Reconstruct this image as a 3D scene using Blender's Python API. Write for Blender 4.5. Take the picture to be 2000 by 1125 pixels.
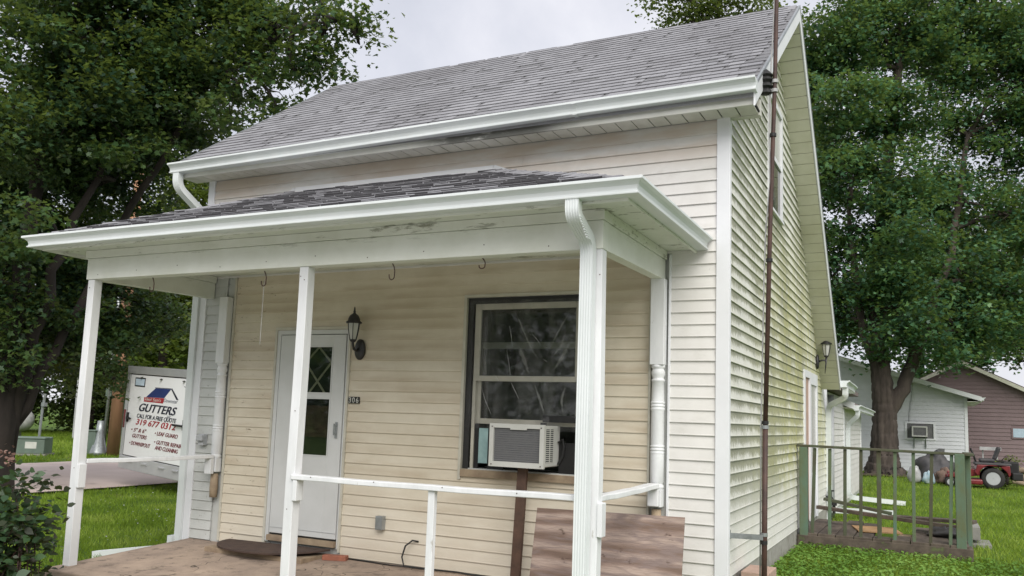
import bpy, math, random
import numpy as np
from mathutils import Matrix, Vector
random.seed(7)
R = math.radians
scene = bpy.context.scene
for o in list(bpy.data.objects): bpy.data.objects.remove(o)
COL = scene.collection

# ------------------------------------------------------------------ camera, sky, sun, exposure
cam = bpy.data.cameras.new('camera'); camo = bpy.data.objects.new('camera', cam); COL.objects.link(camo)
cam.sensor_width = 36; cam.lens = 36*1653.5/2000; cam.shift_y = 60.66/2000; cam.clip_start = .05; cam.clip_end = 3000
_f = Vector((-.44068, .8901636, .1158012)); _r = Vector((.8974363, .4397942, .0344847)); _u = Vector((.0202317, -.1191209, .9926736))
mm = Matrix.Identity(4)
for i in range(3):
    mm[i][0] = _r[i]; mm[i][1] = _u[i]; mm[i][2] = -_f[i]
mm[0][3], mm[1][3], mm[2][3] = 1.4775, -6.953, 1.5038
camo.matrix_world = mm
scene.camera = camo

SUN_EL, SUN_AZ = R(43), R(143)      # azimuth clockwise from +Y
w = bpy.data.worlds.new('World'); scene.world = w; w.use_nodes = True
nt = w.node_tree; nt.nodes.clear()
def nn(nt, t, ins=None, **at):
    n = nt.nodes.new(t)
    for k, v in at.items(): setattr(n, k, v)
    for k, v in (ins or {}).items():
        s = n.inputs[k]
        if isinstance(v, bpy.types.NodeSocket): nt.links.new(v, s)
        else: s.default_value = v
    return n
def ramp(nt, fac, stops):
    n = nt.nodes.new('ShaderNodeValToRGB'); nt.links.new(fac, n.inputs[0])
    e = n.color_ramp.elements
    while len(e) < len(stops): e.new(.5)
    for q, (p, c) in zip(e, stops):
        q.position = p; q.color = (*c, 1) if len(c) == 3 else c
    return n.outputs[0]
sky = nn(nt, 'ShaderNodeTexSky', sky_type='NISHITA', sun_disc=False, sun_elevation=SUN_EL, sun_rotation=SUN_AZ, air_density=1.0, dust_density=3.0)
tc = nn(nt, 'ShaderNodeTexCoord')
cn = nn(nt, 'ShaderNodeTexNoise', {'Vector': tc.outputs['Generated'], 'Scale': 2.6, 'Detail': 7.0, 'Roughness': .55, 'Distortion': .4})
cc = ramp(nt, cn.outputs['Fac'], [(.30, (2.6, 2.68, 3.0)), (.44, (3.1, 3.15, 3.45)), (.56, (3.6, 3.6, 3.85)), (.70, (4.4, 4.4, 4.5))])
skm = nn(nt, 'ShaderNodeMix', {'Factor': .93}, data_type='RGBA')
nt.links.new(sky.outputs[0], skm.inputs[6]); nt.links.new(cc, skm.inputs[7])
bg = nn(nt, 'ShaderNodeBackground', {'Color': skm.outputs[2], 'Strength': .1})
nt.links.new(bg.outputs[0], nn(nt, 'ShaderNodeOutputWorld').inputs[0])

sl = bpy.data.lights.new('sun', 'SUN'); sl.energy = 1.5; sl.angle = R(50); sl.color = (1, .97, .92)
so = bpy.data.objects.new('sun', sl); COL.objects.link(so)
d = Vector((math.sin(SUN_AZ)*math.cos(SUN_EL), math.cos(SUN_AZ)*math.cos(SUN_EL), math.sin(SUN_EL)))
so.rotation_euler = d.to_track_quat('Z', 'Y').to_euler(); so.location = (0, -20, 30)
vs = scene.view_settings
vs.view_transform = 'Standard'; vs.look = 'None'; vs.gamma = 1; vs.exposure = 1.28; vs.use_curve_mapping = False

# ------------------------------------------------------------------ materials
MT = {}
def newmat(name):
    m = bpy.data.materials.new(name); m.use_nodes = True; t = m.node_tree; t.nodes.clear()
    MT[name] = m; return m, t
def finish(t, shader): t.links.new(shader, nn(t, 'ShaderNodeOutputMaterial').inputs[0])
def pos(t, sc=(1, 1, 1)):
    g = nn(t, 'ShaderNodeNewGeometry')
    if sc == (1, 1, 1): return g.outputs['Position']
    return nn(t, 'ShaderNodeVectorMath', {0: g.outputs['Position'], 1: sc}, operation='MULTIPLY').outputs[0]
def noise(t, vec, s, det=5, rough=.6, dist=0): return nn(t, 'ShaderNodeTexNoise', {'Vector': vec, 'Scale': s, 'Detail': det, 'Roughness': rough, 'Distortion': dist}).outputs['Fac']
def mix(t, fac, a, b, mode='MIX'):
    n = nn(t, 'ShaderNodeMix', data_type='RGBA', blend_type=mode)
    for i, v in ((0, fac), (6, a), (7, b)):
        if isinstance(v, bpy.types.NodeSocket): t.links.new(v, n.inputs[i])
        else: n.inputs[i].default_value = v if i == 0 else (*v, 1)
    return n.outputs[2]
def math_(t, op, a, b=0.0, c=None):
    n = nn(t, 'ShaderNodeMath', operation=op)
    for i, v in enumerate((a, b) if c is None else (a, b, c)):
        if isinstance(v, bpy.types.NodeSocket): t.links.new(v, n.inputs[i])
        else: n.inputs[i].default_value = v
    return n.outputs[0]
def mrange(t, v, a, b, lo=0.0, hi=1.0):
    return nn(t, 'ShaderNodeMapRange', {0: v, 1: a, 2: b, 3: lo, 4: hi}, interpolation_type='SMOOTHSTEP').outputs[0]
def sep(t, v): return nn(t, 'ShaderNodeSeparateXYZ', {0: v}).outputs
def bump(t, h, strength=.3, dist=.01): return nn(t, 'ShaderNodeBump', {'Height': h, 'Strength': strength, 'Distance': dist}).outputs[0]
def rnd(t):
    o = nn(t, 'ShaderNodeObjectInfo').outputs['Random']; g = nn(t, 'ShaderNodeNewGeometry').outputs['Random Per Island']
    return math_(t, 'FRACT', math_(t, 'ADD', o, g))
def pbsdf(t, col, rough=.6, normal=None, spec=.4, **k):
    n = nn(t, 'ShaderNodeBsdfPrincipled')
    for key, v in (('Base Color', col), ('Roughness', rough), ('Specular IOR Level', spec), *k.items()):
        if isinstance(v, bpy.types.NodeSocket): t.links.new(v, n.inputs[key])
        else: n.inputs[key].default_value = (*v, 1) if isinstance(v, tuple) and len(v) == 3 else v
    if normal: t.links.new(normal, n.inputs['Normal'])
    return n.outputs[0]
def simple(name, a, b=None, s=4, rough=.6, bs=60, bst=.15, spec=.4, sc=(1, 1, 1), spots=None, **k):
    m, t = newmat(name); b = b or tuple(x*.8 for x in a)
    p = pos(t, sc); c = ramp(t, noise(t, p, s), [(.35, a), (.68, b)])
    if spots: c = mix(t, ramp(t, noise(t, p, spots[1], 8, .7), [(spots[2], (0, 0, 0)), (spots[2]+.07, (1, 1, 1))]), c, spots[0])
    finish(t, pbsdf(t, c, rough, bump(t, noise(t, p, bs, 4), bst, .004), spec, **k)); return m

simple('white_paint', (.76, .76, .745), (.68, .68, .66), 3, .5, 25, .2, spots=((.40, .40, .34), 9, .68))
simple('white_trim', (.74, .75, .77), (.68, .69, .71), 2, .4, 90, .06)
simple('post_paint', (.75, .76, .77), (.64, .65, .66), 7, .5, 22, .55, sc=(1, 1, .25), spots=((.34, .32, .27), 16, .665))
simple('gutter_white', (.70, .735, .735), (.62, .655, .65), 1.2, .32, 60, .03, spec=.5)
simple('soffit_cream', (.70, .69, .58), (.62, .61, .49), 3, .5, 80, .06)
simple('soffit_grey', (.64, .635, .58), (.52, .51, .45), 5, .55, 80, .1, spots=((.12, .12, .10), 4, .70))
simple('dark_gap', (.03, .03, .03), (.02, .02, .02))
simple('black_metal', (.018, .018, .02), (.03, .028, .028), 30, .45, 80, .2, spec=.5)
m, t = newmat('concrete'); p = pos(t)
c = ramp(t, noise(t, p, 3.2, 7, .65), [(.3, (.42, .325, .25)), (.55, (.31, .24, .19)), (.75, (.20, .155, .125))])
c = mix(t, mrange(t, noise(t, p, 7, 8, .75), .52, .66, 0, .75), c, (.115, .09, .07)); c = mix(t, mrange(t, noise(t, p, 70, 3, .8), .58, .70, 0, .5), c, (.48, .40, .33))
vd = nn(t, 'ShaderNodeTexVoronoi', {'Vector': nn(t, 'ShaderNodeVectorMath', {0: p, 1: nn(t, 'ShaderNodeTexNoise', {'Vector': p, 'Scale': 3.0}).outputs['Color']}, operation='ADD').outputs[0], 'Scale': .8}, feature='DISTANCE_TO_EDGE').outputs['Distance']
c = mix(t, mrange(t, vd, .010, .003, 0, .85), c, (.05, .04, .03))
finish(t, pbsdf(t, c, .88, bump(t, noise(t, p, 45, 6, .8), .6, .006), .25))
simple('found', (.36, .35, .32), (.24, .23, .2), 6, .85, 40, .5)
simple('prop_brown', (.115, .065, .045), (.07, .042, .03), 12, .7, 40, .3)
simple('rust_pipe', (.085, .045, .035), (.045, .026, .022), 9, .6, 70, .3)
simple('galv', (.38, .40, .41), (.28, .3, .3), 14, .4, 60, .1, Metallic=.6)
simple('mat_brown', (.085, .055, .042), (.055, .036, .03), 9, .95, 300, .9)
simple('old_board', (.36, .28, .19), (.22, .16, .11), 7, .8, 30, .4)
simple('brick_red', (.34, .13, .08), (.22, .09, .06), 12, .9, 60, .5)
simple('paver_tan', (.46, .32, .25), (.36, .25, .2), 7, .85, 60, .35)
simple('deck_wood', (.125, .10, .078), (.055, .042, .034), 8, .85, 40, .5, sc=(1, .3, 1), spots=((.10, .12, .05), 4, .60))
simple('deck_green', (.095, .16, .115), (.11, .12, .055), 5, .7, 40, .4, sc=(1, 1, .5), spots=((.11, .08, .05), 7, .63))
simple('deck_rail', (.075, .095, .055), (.065, .056, .034), 6, .75, 40, .4, sc=(1, 1, .5))
simple('orange_ply', (.42, .26, .13), (.30, .18, .09), 5, .8, 40, .3)
simple('ac_case', (.60, .60, .57), (.53, .53, .49), 4, .45, 60, .05)
simple('ac_coil', (.12, .12, .125), (.17, .17, .17), 20, .5, 60, .1)
simple('ac_fin', (.20, .20, .205), (.15, .15, .155), 20, .5)
simple('teal_foam', (.34, .50, .50), (.26, .40, .41), 12, .6)
simple('pad_green', (.16, .21, .17), (.13, .17, .14), 3, .5)
simple('pole_wood', (.40, .22, .13), (.27, .145, .085), 5, .85, 30, .5, sc=(1, 1, .12))
simple('asphalt_pink', (.60, .50, .455), (.52, .425, .385), .8, .9, 60, .4, spots=((.28, .22, .20), .35, .60))
simple('bounce_gravel', (.46, .45, .43), (.36, .35, .335), 9, .95, 80, .8)
simple('old_grey', (.26, .26, .235), (.17, .165, .15), 8, .85, 40, .4)
simple('bark', (.085, .068, .056), (.030, .024, .020), 5, .95, 9, 1.0, sc=(1, 1, .22))
simple('bark_dark', (.038, .030, .026), (.018, .015, .013), 5, .95, 9, 1.0, sc=(1, 1, .25))
simple('shed_white', (.66, .67, .70), (.58, .59, .62), 2, .5)
simple('maroon', (.27, .195, .20), (.235, .17, .175), 2, .55)
simple('red_paint', (.20, .028, .032), (.12, .02, .024), 4, .3)
simple('tyre', (.02, .02, .02), (.035, .033, .03), 8, .85)
simple('tarp_black', (.035, .035, .038), (.06, .055, .055), 5, .6, 12, .6)
simple('bag_white', (.42, .42, .41), (.28, .28, .28), 6, .5, 14, .6)
simple('bag_blue', (.26, .40, .46), (.42, .48, .50), 7, .4, 14, .6)
simple('junk_brown', (.18, .12, .09), (.10, .07, .055), 8, .8, 20, .6)
simple('log_wood', (.28, .22, .16), (.16, .12, .085), 7, .9, 30, .5)
simple('trailer_white', (.87, .88, .90), (.84, .85, .87), 2, .25, 90, .02)
simple('trailer_trim', (.55, .56, .57), (.47, .48, .5), 3, .3, 60, .03, Metallic=.4)
simple('ink_blue', (.02, .04, .17)); simple('ink_dark', (.012, .016, .035)); simple('ink_red', (.42, .02, .03)); simple('ink_wine', (.20, .03, .035)); simple('ink_grey', (.25, .26, .3))
simple('roof_far', (.18, .14, .13), (.12, .10, .10), 6, .9)
simple('leafdirt', (.07, .05, .035), (.04, .03, .02), 12, .95, 40, .6)
simple('frame_tan', (.56, .54, .46), (.46, .44, .37), 6, .55, 40, .2)
simple('door_white', (.61, .62, .615), (.54, .55, .54), 2, .42, 70, .04)
simple('muntin', (.70, .65, .48), (.62, .57, .42), 4, .5)
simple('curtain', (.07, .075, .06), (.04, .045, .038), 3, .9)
simple('wire_black', (.012, .012, .012), (.02, .02, .02))
simple('pink_flower', (.24, .14, .115), (.15, .09, .07), 20, .7)
simple('pipe_grey', (.42, .43, .44), (.36, .37, .38), 4, .5)
simple('digit_plate', (.03, .03, .03)); simple('digit_white', (.65, .65, .6))

def stained(name, a, b, fx, grime, zlo=None, zhi=None):
    m, t = newmat(name); p = pos(t); sp = sep(t, p); c = ramp(t, noise(t, p, 3), [(.35, a), (.68, b)])
    mk = mrange(t, noise(t, pos(t, (.5, 1, 3.5)), 6, 8, .75), .55, .64)
    if fx: mk = math_(t, 'MULTIPLY', mrange(t, noise(t, pos(t, (.6, 1, 2)), 5, 6, .7), .25, .5), math_(t, 'MULTIPLY', mrange(t, sp[0], fx[0], fx[0]+.5), mrange(t, sp[0], fx[1], fx[1]-.6)))
    if zlo is not None: mk = math_(t, 'MULTIPLY', mk, mrange(t, sp[2], zlo, zhi, .0, .85))
    c = mix(t, math_(t, 'MULTIPLY', mk, .88), c, grime); c = mix(t, mrange(t, noise(t, p, 30, 5, .7), .70, .75), c, (.10, .09, .07))
    finish(t, pbsdf(t, c, .6, bump(t, noise(t, pos(t, (1, 1, 3)), 22, 4), .25, .004), .35))
stained('porch_wood', (.72, .735, .68), (.63, .645, .575), None, (.12, .12, .07), 2.80, 2.94)
stained('fascia_stain', (.66, .66, .62), (.57, .57, .52), (-3.0, -1.1), (.075, .075, .065))
# plywood
m, t = newmat('plywood'); p = pos(t)
g1 = noise(t, pos(t, (.9, 1, 5.5)), 2.2, 4, .5, 1.6)
wv = nn(t, 'ShaderNodeTexWave', {'Vector': pos(t, (.35, 1, 1.6)), 'Scale': 1.6, 'Distortion': 14.0, 'Detail': 4.0, 'Detail Scale': .7}, bands_direction='Z').outputs['Fac']
c = ramp(t, wv, [(.05, (.18, .12, .092)), (.4, (.30, .215, .175)), (.9, (.42, .325, .275))])
c = mix(t, mrange(t, g1, .40, .68), c, (.235, .18, .165)); c = mix(t, mrange(t, noise(t, pos(t, (1, 1, 2.5)), 4.5, 5), .62, .70), c, (.075, .045, .035))
c = mix(t, mrange(t, noise(t, pos(t, (2.5, 2, 55)), 3, 5, .7), .42, .62, 0, .38), c, (.12, .085, .07))
finish(t, pbsdf(t, c, .75, bump(t, noise(t, pos(t, (3, 3, 30)), 8, 4), .4, .006)))

# siding
def siding(name, kind):
    m, t = newmat(name); p = pos(t); s = sep(t, p)
    fine = noise(t, p, 3.0, 6); spot = noise(t, p, 24, 6, .7); r = rnd(t)
    phase = math_(t, 'FRACT', math_(t, 'DIVIDE', math_(t, 'SUBTRACT', s[2], .094), .1016))
    if kind == 'side':
        c = ramp(t, fine, [(.35, (.74, .735, .69)), (.7, (.68, .675, .61))])
        st = noise(t, pos(t, (1, 15, 3.2)), 2.6, 8, .78); big = noise(t, p, .75, 3)
        lowt = math_(t, 'MULTIPLY', mrange(t, s[2], .5, 1.2), mrange(t, s[2], 6.8, 4.8, .25, 1))
        edge = math_(t, 'ADD', math_(t, 'MULTIPLY', phase, .55), math_(t, 'MULTIPLY', math_(t, 'SUBTRACT', st, .5), 1.5)); edge = math_(t, 'ADD', edge, math_(t, 'MULTIPLY', math_(t, 'SUBTRACT', big, .5), 1.3))
        mk = math_(t, 'MULTIPLY', mrange(t, edge, .08, .27), lowt)
        mk = math_(t, 'MULTIPLY', mk, mrange(t, noise(t, pos(t, (1, 30, 6)), 4, 6, .8), .25, .6, .55, 1))
        mk = math_(t, 'MULTIPLY', mk, mrange(t, s[1], 6.0, 4.2, .35, 1))
        c = mix(t, math_(t, 'MULTIPLY', mk, .90), c, (.165, .17, .095))
        yg = math_(t, 'MULTIPLY', mrange(t, s[1], .3, 3.7, .08, 1), math_(t, 'MULTIPLY', mrange(t, s[2], .4, 1.2), mrange(t, s[2], 4.6, 2.4)))
        yg = math_(t, 'MULTIPLY', yg, mrange(t, noise(t, pos(t, (1, 5, 1.5)), 1.3, 5), .30, .62))
        c = mix(t, math_(t, 'MULTIPLY', yg, .62), c, (.46, .45, .13))
    elif kind == 'white':
        c = ramp(t, fine, [(.35, (.70, .685, .66)), (.7, (.62, .605, .575))])
        pe = math_(t, 'MULTIPLY', mrange(t, s[2], 3.60, 3.95), mrange(t, noise(t, pos(t, (.5, 1, 3)), 1.6, 4), .36, .60))
        c = mix(t, math_(t, 'MULTIPLY', pe, .65), c, (.54, .43, .335))
        c = mix(t, math_(t, 'MULTIPLY', mrange(t, noise(t, pos(t, (.6, 1, 1)), 5, 6), .55, .75), .35), c, (.42, .40, .35))
        c = mix(t, mrange(t, spot, .70, .76), c, (.18, .16, .13))
    elif kind == 'grey':
        c = ramp(t, fine, [(.35, (.53, .54, .52)), (.7, (.44, .45, .43))]); c = mix(t, mrange(t, spot, .64, .70), c, (.14, .13, .11))
    else:
        c = ramp(t, fine, [(.33, (.665, .605, .49)), (.72, (.58, .52, .405))])
        brn_lapshade = math_(t, 'MULTIPLY', mrange(t, noise(t, pos(t, (.45, 1, 2.2)), 1.8, 5), .38, .66), mrange(t, phase, .95, .25, .15, 1))  # brown dirt times painted lap shade, deepening towards each board's foot
        c = mix(t, math_(t, 'MULTIPLY', brn_lapshade, .62), c, (.42, .335, .23))
        up = mrange(t, s[2], .2, 1.0, .55, 0)
        c = mix(t, up, c, (.63, .58, .49))
        dl = math_(t, 'MULTIPLY', mrange(t, s[0], -3.6, -5.2, .0, 1), mrange(t, noise(t, pos(t, (1, 1, 3)), 9, 7, .75), .60, .68))
        c = mix(t, dl, c, (.17, .125, .07)); c = mix(t, mrange(t, spot, .73, .78), c, (.17, .13, .08))
    c = mix(t, .10, c, mix(t, r, (.3, .3, .3), (1, 1, 1)), 'SOFT_LIGHT')
    b = bump(t, noise(t, pos(t, (2, 2, 14) if kind != 'cream' else (3, 3, 3)), 9, 4), .10, .006)
    finish(t, pbsdf(t, c, .45, b, .35)); return m
for k in ('side', 'white', 'grey', 'cream'): siding('siding_'+k, k)

# shingles
m, t = newmat('shingle'); p = pos(t); r = rnd(t)
c = ramp(t, r, [(.0, (.225, .225, .238)), (.35, (.245, .245, .260)), (.7, (.258, .258, .273)), (1.0, (.285, .285, .30))])
c = mix(t, .55, c, ramp(t, noise(t, p, 220, 3, .8), [(.3, (.25, .25, .25)), (.7, (.8, .8, .8))]), 'OVERLAY')
c = mix(t, mrange(t, noise(t, pos(t, (1, .6, .6)), 1.1, 4), .45, .7, 0, .4), c, (.13, .125, .13))
finish(t, pbsdf(t, c, .9, bump(t, noise(t, p, 260, 2), .5, .003), .25))

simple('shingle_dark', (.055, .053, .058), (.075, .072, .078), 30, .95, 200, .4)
simple('shingle_base', (.20, .20, .21), (.155, .155, .162), 30, .95, 200, .4)
# glass, film
m, t = newmat('glass')
fr = nn(t, 'ShaderNodeFresnel', {'IOR': 1.33}).outputs[0]
tr = nn(t, 'ShaderNodeBsdfTransparent', {'Color': (.72, .75, .72, 1)}).outputs[0]; gl = nn(t, 'ShaderNodeBsdfGlossy', {'Roughness': .03}).outputs[0]
mx = nn(t, 'ShaderNodeMixShader', {0: math_(t, 'ADD', fr, .03)}); t.links.new(tr, mx.inputs[1]); t.links.new(gl, mx.inputs[2]); finish(t, mx.outputs[0])
m, t = newmat('plastic_film')
fr = nn(t, 'ShaderNodeFresnel', {'IOR': 1.35, 'Normal': bump(t, noise(t, pos(t, (1, 1, .5)), 3, 2, .5, .6), .10, .02)}).outputs[0]
tr = nn(t, 'ShaderNodeBsdfTransparent', {'Color': (.93, .93, .93, 1)}).outputs[0]; gl = nn(t, 'ShaderNodeBsdfGlossy', {'Roughness': .14}).outputs[0]
df = nn(t, 'ShaderNodeBsdfDiffuse', {'Color': (.75, .75, .75, 1)}).outputs[0]
crm = mrange(t, noise(t, pos(t, (2.2, 1, .5)), 2.2, 3, .5, 1.2), .36, .70, .02, .085)
m1 = nn(t, 'ShaderNodeMixShader', {0: crm}); t.links.new(tr, m1.inputs[1]); t.links.new(df, m1.inputs[2])
mx = nn(t, 'ShaderNodeMixShader', {0: math_(t, 'MULTIPLY', fr, .30)}); t.links.new(m1.outputs[0], mx.inputs[1]); t.links.new(gl, mx.inputs[2]); finish(t, mx.outputs[0])
for nm, al in (('film_crease', .42), ('film_fold', .085)):
    m, t = newmat(nm); tr = nn(t, 'ShaderNodeBsdfTransparent').outputs[0]; pb = pbsdf(t, (.8, .8, .78), .22, None, .6)
    mx = nn(t, 'ShaderNodeMixShader', {0: al}); t.links.new(tr, mx.inputs[1]); t.links.new(pb, mx.inputs[2]); finish(t, mx.outputs[0])
m, t = newmat('glass_dark'); finish(t, pbsdf(t, (.025, .027, .024), .06, None, .5))
m, t = newmat('glass_sky'); finish(t, pbsdf(t, (.55, .68, .80), .08, None, .6))
m, t = newmat('glass_frost'); finish(t, pbsdf(t, (.50, .50, .47), .25, None, .5))

# foliage
def foliage(name, a, b, c3, transl=.35, rg=.42, sp=.35):
    m, t = newmat(name); r = nn(t, 'ShaderNodeNewGeometry').outputs['Random Per Island']
    big = noise(t, pos(t), 1.1, 3, .6)
    col = ramp(t, math_(t, 'ADD', math_(t, 'MULTIPLY', r, .42), math_(t, 'MULTIPLY', mrange(t, big, .32, .68), .58)), [(.12, a), (.5, b), (.9, c3)])
    pb = pbsdf(t, col, rg, None, sp); tl = nn(t, 'ShaderNodeBsdfTranslucent', {'Color': mix(t, .6, col, (.28, .36, .05))}).outputs[0]
    mx = nn(t, 'ShaderNodeMixShader', {0: transl}); t.links.new(pb, mx.inputs[1]); t.links.new(tl, mx.inputs[2]); finish(t, mx.outputs[0])
foliage('leaf_maple_dark', (.013, .037, .022), (.028, .070, .033), (.075, .142, .043), .36)
foliage('leaf_maple', (.022, .066, .040), (.050, .130, .066), (.135, .260, .095), .36)
foliage('leaf_yellow', (.06, .10, .02), (.10, .15, .03), (.16, .20, .045), .40)
foliage('leaf_far', (.05, .085, .03), (.085, .125, .04), (.14, .18, .06), .35)
foliage('leaf_rose', (.028, .060, .028), (.045, .090, .040), (.07, .125, .055), .2)
foliage('leaf_purple', (.022, .030, .020), (.035, .045, .025), (.06, .045, .030), .15)
foliage('grass_blade', (.11, .185, .018), (.185, .29, .028), (.30, .385, .075), .38, .65, .15)
foliage('clover', (.085, .175, .030), (.14, .27, .045), (.21, .35, .08), .3, .6, .2)
m, t = newmat('lawn'); p = pos(t)
c = ramp(t, noise(t, p, 1.1, 6, .65), [(.3, (.055, .11, .012)), (.5, (.09, .16, .018)), (.72, (.14, .21, .03))])
c = mix(t, mrange(t, noise(t, p, 26, 4), .35, .7, 0, .55), c, (.045, .075, .016)); c = mix(t, mrange(t, noise(t, p, .9, 5, .7), .58, .72, 0, .7), c, (.16, .13, .06))
finish(t, pbsdf(t, c, .9, bump(t, noise(t, p, 40, 4), .8, .03), .2))

# ------------------------------------------------------------------ mesh helpers
class MB:
    def __init__(s): s.v = []; s.f = []
    def quadstrip(s, rings, closed=True, caps=True):
        b = len(s.v); n = len(rings[0])
        for rg in rings: s.v += [tuple(q) for q in rg]
        for i in range(len(rings)-1):
            for j in range(n if closed else n-1):
                k = (j+1) % n; s.f.append((b+i*n+j, b+i*n+k, b+(i+1)*n+k, b+(i+1)*n+j))
        if caps: s.f.append(tuple(b+j for j in range(n))[::-1]); s.f.append(tuple(b+(len(rings)-1)*n+j for j in range(n)))
        return s
    def box(s, x0, x1, y0, y1, z0, z1, M=None):
        pts = [(x, y, z) for z in (z0, z1) for x, y in ((x0, y0), (x1, y0), (x1, y1), (x0, y1))]
        if M is not None: pts = [tuple(M @ Vector(q)) for q in pts]
        b = len(s.v); s.v += pts
        s.f += [tuple(b+i for i in q) for q in ((3, 2, 1, 0), (4, 5, 6, 7), (0, 1, 5, 4), (1, 2, 6, 5), (2, 3, 7, 6), (3, 0, 4, 7))]
        return s
    def beam(s, a, b, w, h, up=(0, 0, 1)):
        a = Vector(a); b = Vector(b); t = (b-a).normalized(); n = t.cross(Vector(up)).normalized(); u = n.cross(t)
        return s.quadstrip([[q+n*w/2*i+u*h/2*j for i, j in ((-1, -1), (1, -1), (1, 1), (-1, 1))] for q in (a, b)])
    def tube(s, path, r, n=8, r2=None):
        path = [Vector(q) for q in path]; rings = []; r2 = r if r2 is None else r2
        prev = Vector((0, 0, 1)) if abs((path[-1]-path[0]).normalized().z) < .9 else Vector((1, 0, 0))
        for i, q in enumerate(path):
            t = (path[min(i+1, len(path)-1)]-path[max(i-1, 0)]).normalized()
            a = (prev-t*prev.dot(t)).normalized(); prev = a; b = t.cross(a); rr = r+(r2-r)*i/max(1, len(path)-1)
            rings.append([q+a*rr*math.cos(2*math.pi*k/n)+b*rr*math.sin(2*math.pi*k/n) for k in range(n)])
        return s.quadstrip(rings)
    def lathe(s, prof, c=(0, 0, 0), n=16, sx=1, sy=1):
        return s.quadstrip([[(c[0]+r*sx*math.cos(2*math.pi*k/n), c[1]+r*sy*math.sin(2*math.pi*k/n), c[2]+z) for k in range(n)] for r, z in prof])
    def prism(s, pts, vec):
        v = Vector(vec); return s.quadstrip([[Vector(q) for q in pts], [Vector(q)+v for q in pts]])
    def sweep(s, prof, path, side):
        """profile (a,b): a along `side`, b along side x tangent"""
        sd = Vector(side).normalized(); path = [Vector(q) for q in path]; rings = []
        for i, q in enumerate(path):
            t = (path[min(i+1, len(path)-1)]-path[max(i-1, 0)]).normalized(); n = sd.cross(t).normalized()
            rings.append([q+sd*a+n*b for a, b in prof])
        return s.quadstrip(rings)
    def mesh(s, name):
        me = bpy.data.meshes.new(name); me.from_pydata(s.v, [], s.f)
        return me
    def obj(s, name, mat, parent=None, smooth=False, bevel=0, **tags):
        o = ob(name, s.mesh(name), mat, parent, **tags)
        if smooth:
            for q in o.data.polygons: q.use_smooth = True
        if bevel:
            b = o.modifiers.new('bevel', 'BEVEL'); b.width = bevel; b.segments = 2; b.limit_method = 'ANGLE'
        return o
def ob(name, me, mat=None, parent=None, **tags):
    o = bpy.data.objects.new(name, me); COL.objects.link(o)
    if mat and me is not None and not me.materials: me.materials.append(MT[mat])
    if parent: o.parent = parent
    for k, v in tags.items(): o[k] = v
    return o
def thing(name, label, cat, loc=(0, 0, 0), rot=(0, 0, 0), group=None):
    o = bpy.data.objects.new(name, None); COL.objects.link(o); o.location = loc; o.rotation_euler = rot; o.empty_display_size = .1
    o['label'] = label; o['category'] = cat
    if group: o['group'] = group
    return o
def text(body, size, mat, parent, loc, rot, shear=0, ext=.002, width=None, name='lettering', bold=0, spacing=1):
    cu = bpy.data.curves.new('t', 'FONT'); cu.body = body; cu.size = size; cu.shear = shear; cu.extrude = ext; cu.space_character = spacing
    to = bpy.data.objects.new('t', cu); COL.objects.link(to); bpy.context.view_layer.update()
    me = bpy.data.meshes.new_from_object(to.evaluated_get(bpy.context.evaluated_depsgraph_get())); bpy.data.objects.remove(to)
    me.materials.clear(); xs = [v.co.x for v in me.vertices]
    if width and xs:
        k = width/(max(xs)-min(xs)); x0 = min(xs)
        for v in me.vertices: v.co.x = (v.co.x-x0)*k
    if bold:
        q = MB()
        for k in range(3):
            i0 = len(q.v); q.v += [(v.co.x+k*bold, v.co.y+k*bold*.25, v.co.z+.0004*k) for v in me.vertices]; q.f += [tuple(i0+i for i in p_.vertices) for p_ in me.polygons]
        me = q.mesh(name)
    o = ob(name, me, mat, parent); o.location = loc; o.rotation_euler = rot; return o

def gz(x, y):
    def ss(a, b, q): q = min(1, max(0, (q-a)/(b-a))); return q*q*(3-2*q)
    return -.15+.24*ss(-3, .2, x)*ss(-4.5, 1.5, y)

# ------------------------------------------------------------------ ground, road
b = MB(); N = 60
xs = [-600, -300, -150, -90]+[-60+i*1.5 for i in range(81)]+[90, 150, 300, 600]
ys = [-300, -120, -60]+[-30+i*1.5 for i in range(68)]+[100, 150, 300, 600]
for y in ys:
    for x in xs: b.v.append((x, y, gz(x, y)+(.0 if abs(x) > 59 else .02*math.sin(x*1.3+y*.7)*math.sin(y*.9-x*.4))))
nx = len(xs)
for j in range(len(ys)-1):
    for i in range(nx-1): q = j*nx+i; b.f.append((q, q+1, q+nx+1, q+nx))
b.obj('ground', 'lawn', smooth=True, kind='structure')
b = MB(); rings = []
for k in range(41):
    yy = -40+k*3; x0 = -12.9-.05*(yy-4)+.12*math.sin(yy*1.7); x1 = -19.6-.05*(yy-4)+.15*math.sin(yy*.9)
    rings.append([(x0+(x1-x0)*q/6, yy, -.105+.03*math.sin(math.pi*q/6)) for q in range(7)])
b.quadstrip(rings, closed=False, caps=False).obj('road', 'asphalt_pink', smooth=True, kind='structure')

b = MB(); b.quadstrip([[(-9+i*1.5, y, gz(-9+i*1.5, y)+.03) for i in range(15)] for y in (-30, -22, -15, -10, -6.5, -4.6, -3.4)], closed=False, caps=False); b.obj('bounce_gravel_drive', 'bounce_gravel', smooth=True, kind='structure')  # unseen gravel, added to bounce neutral light up into the porch
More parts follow.
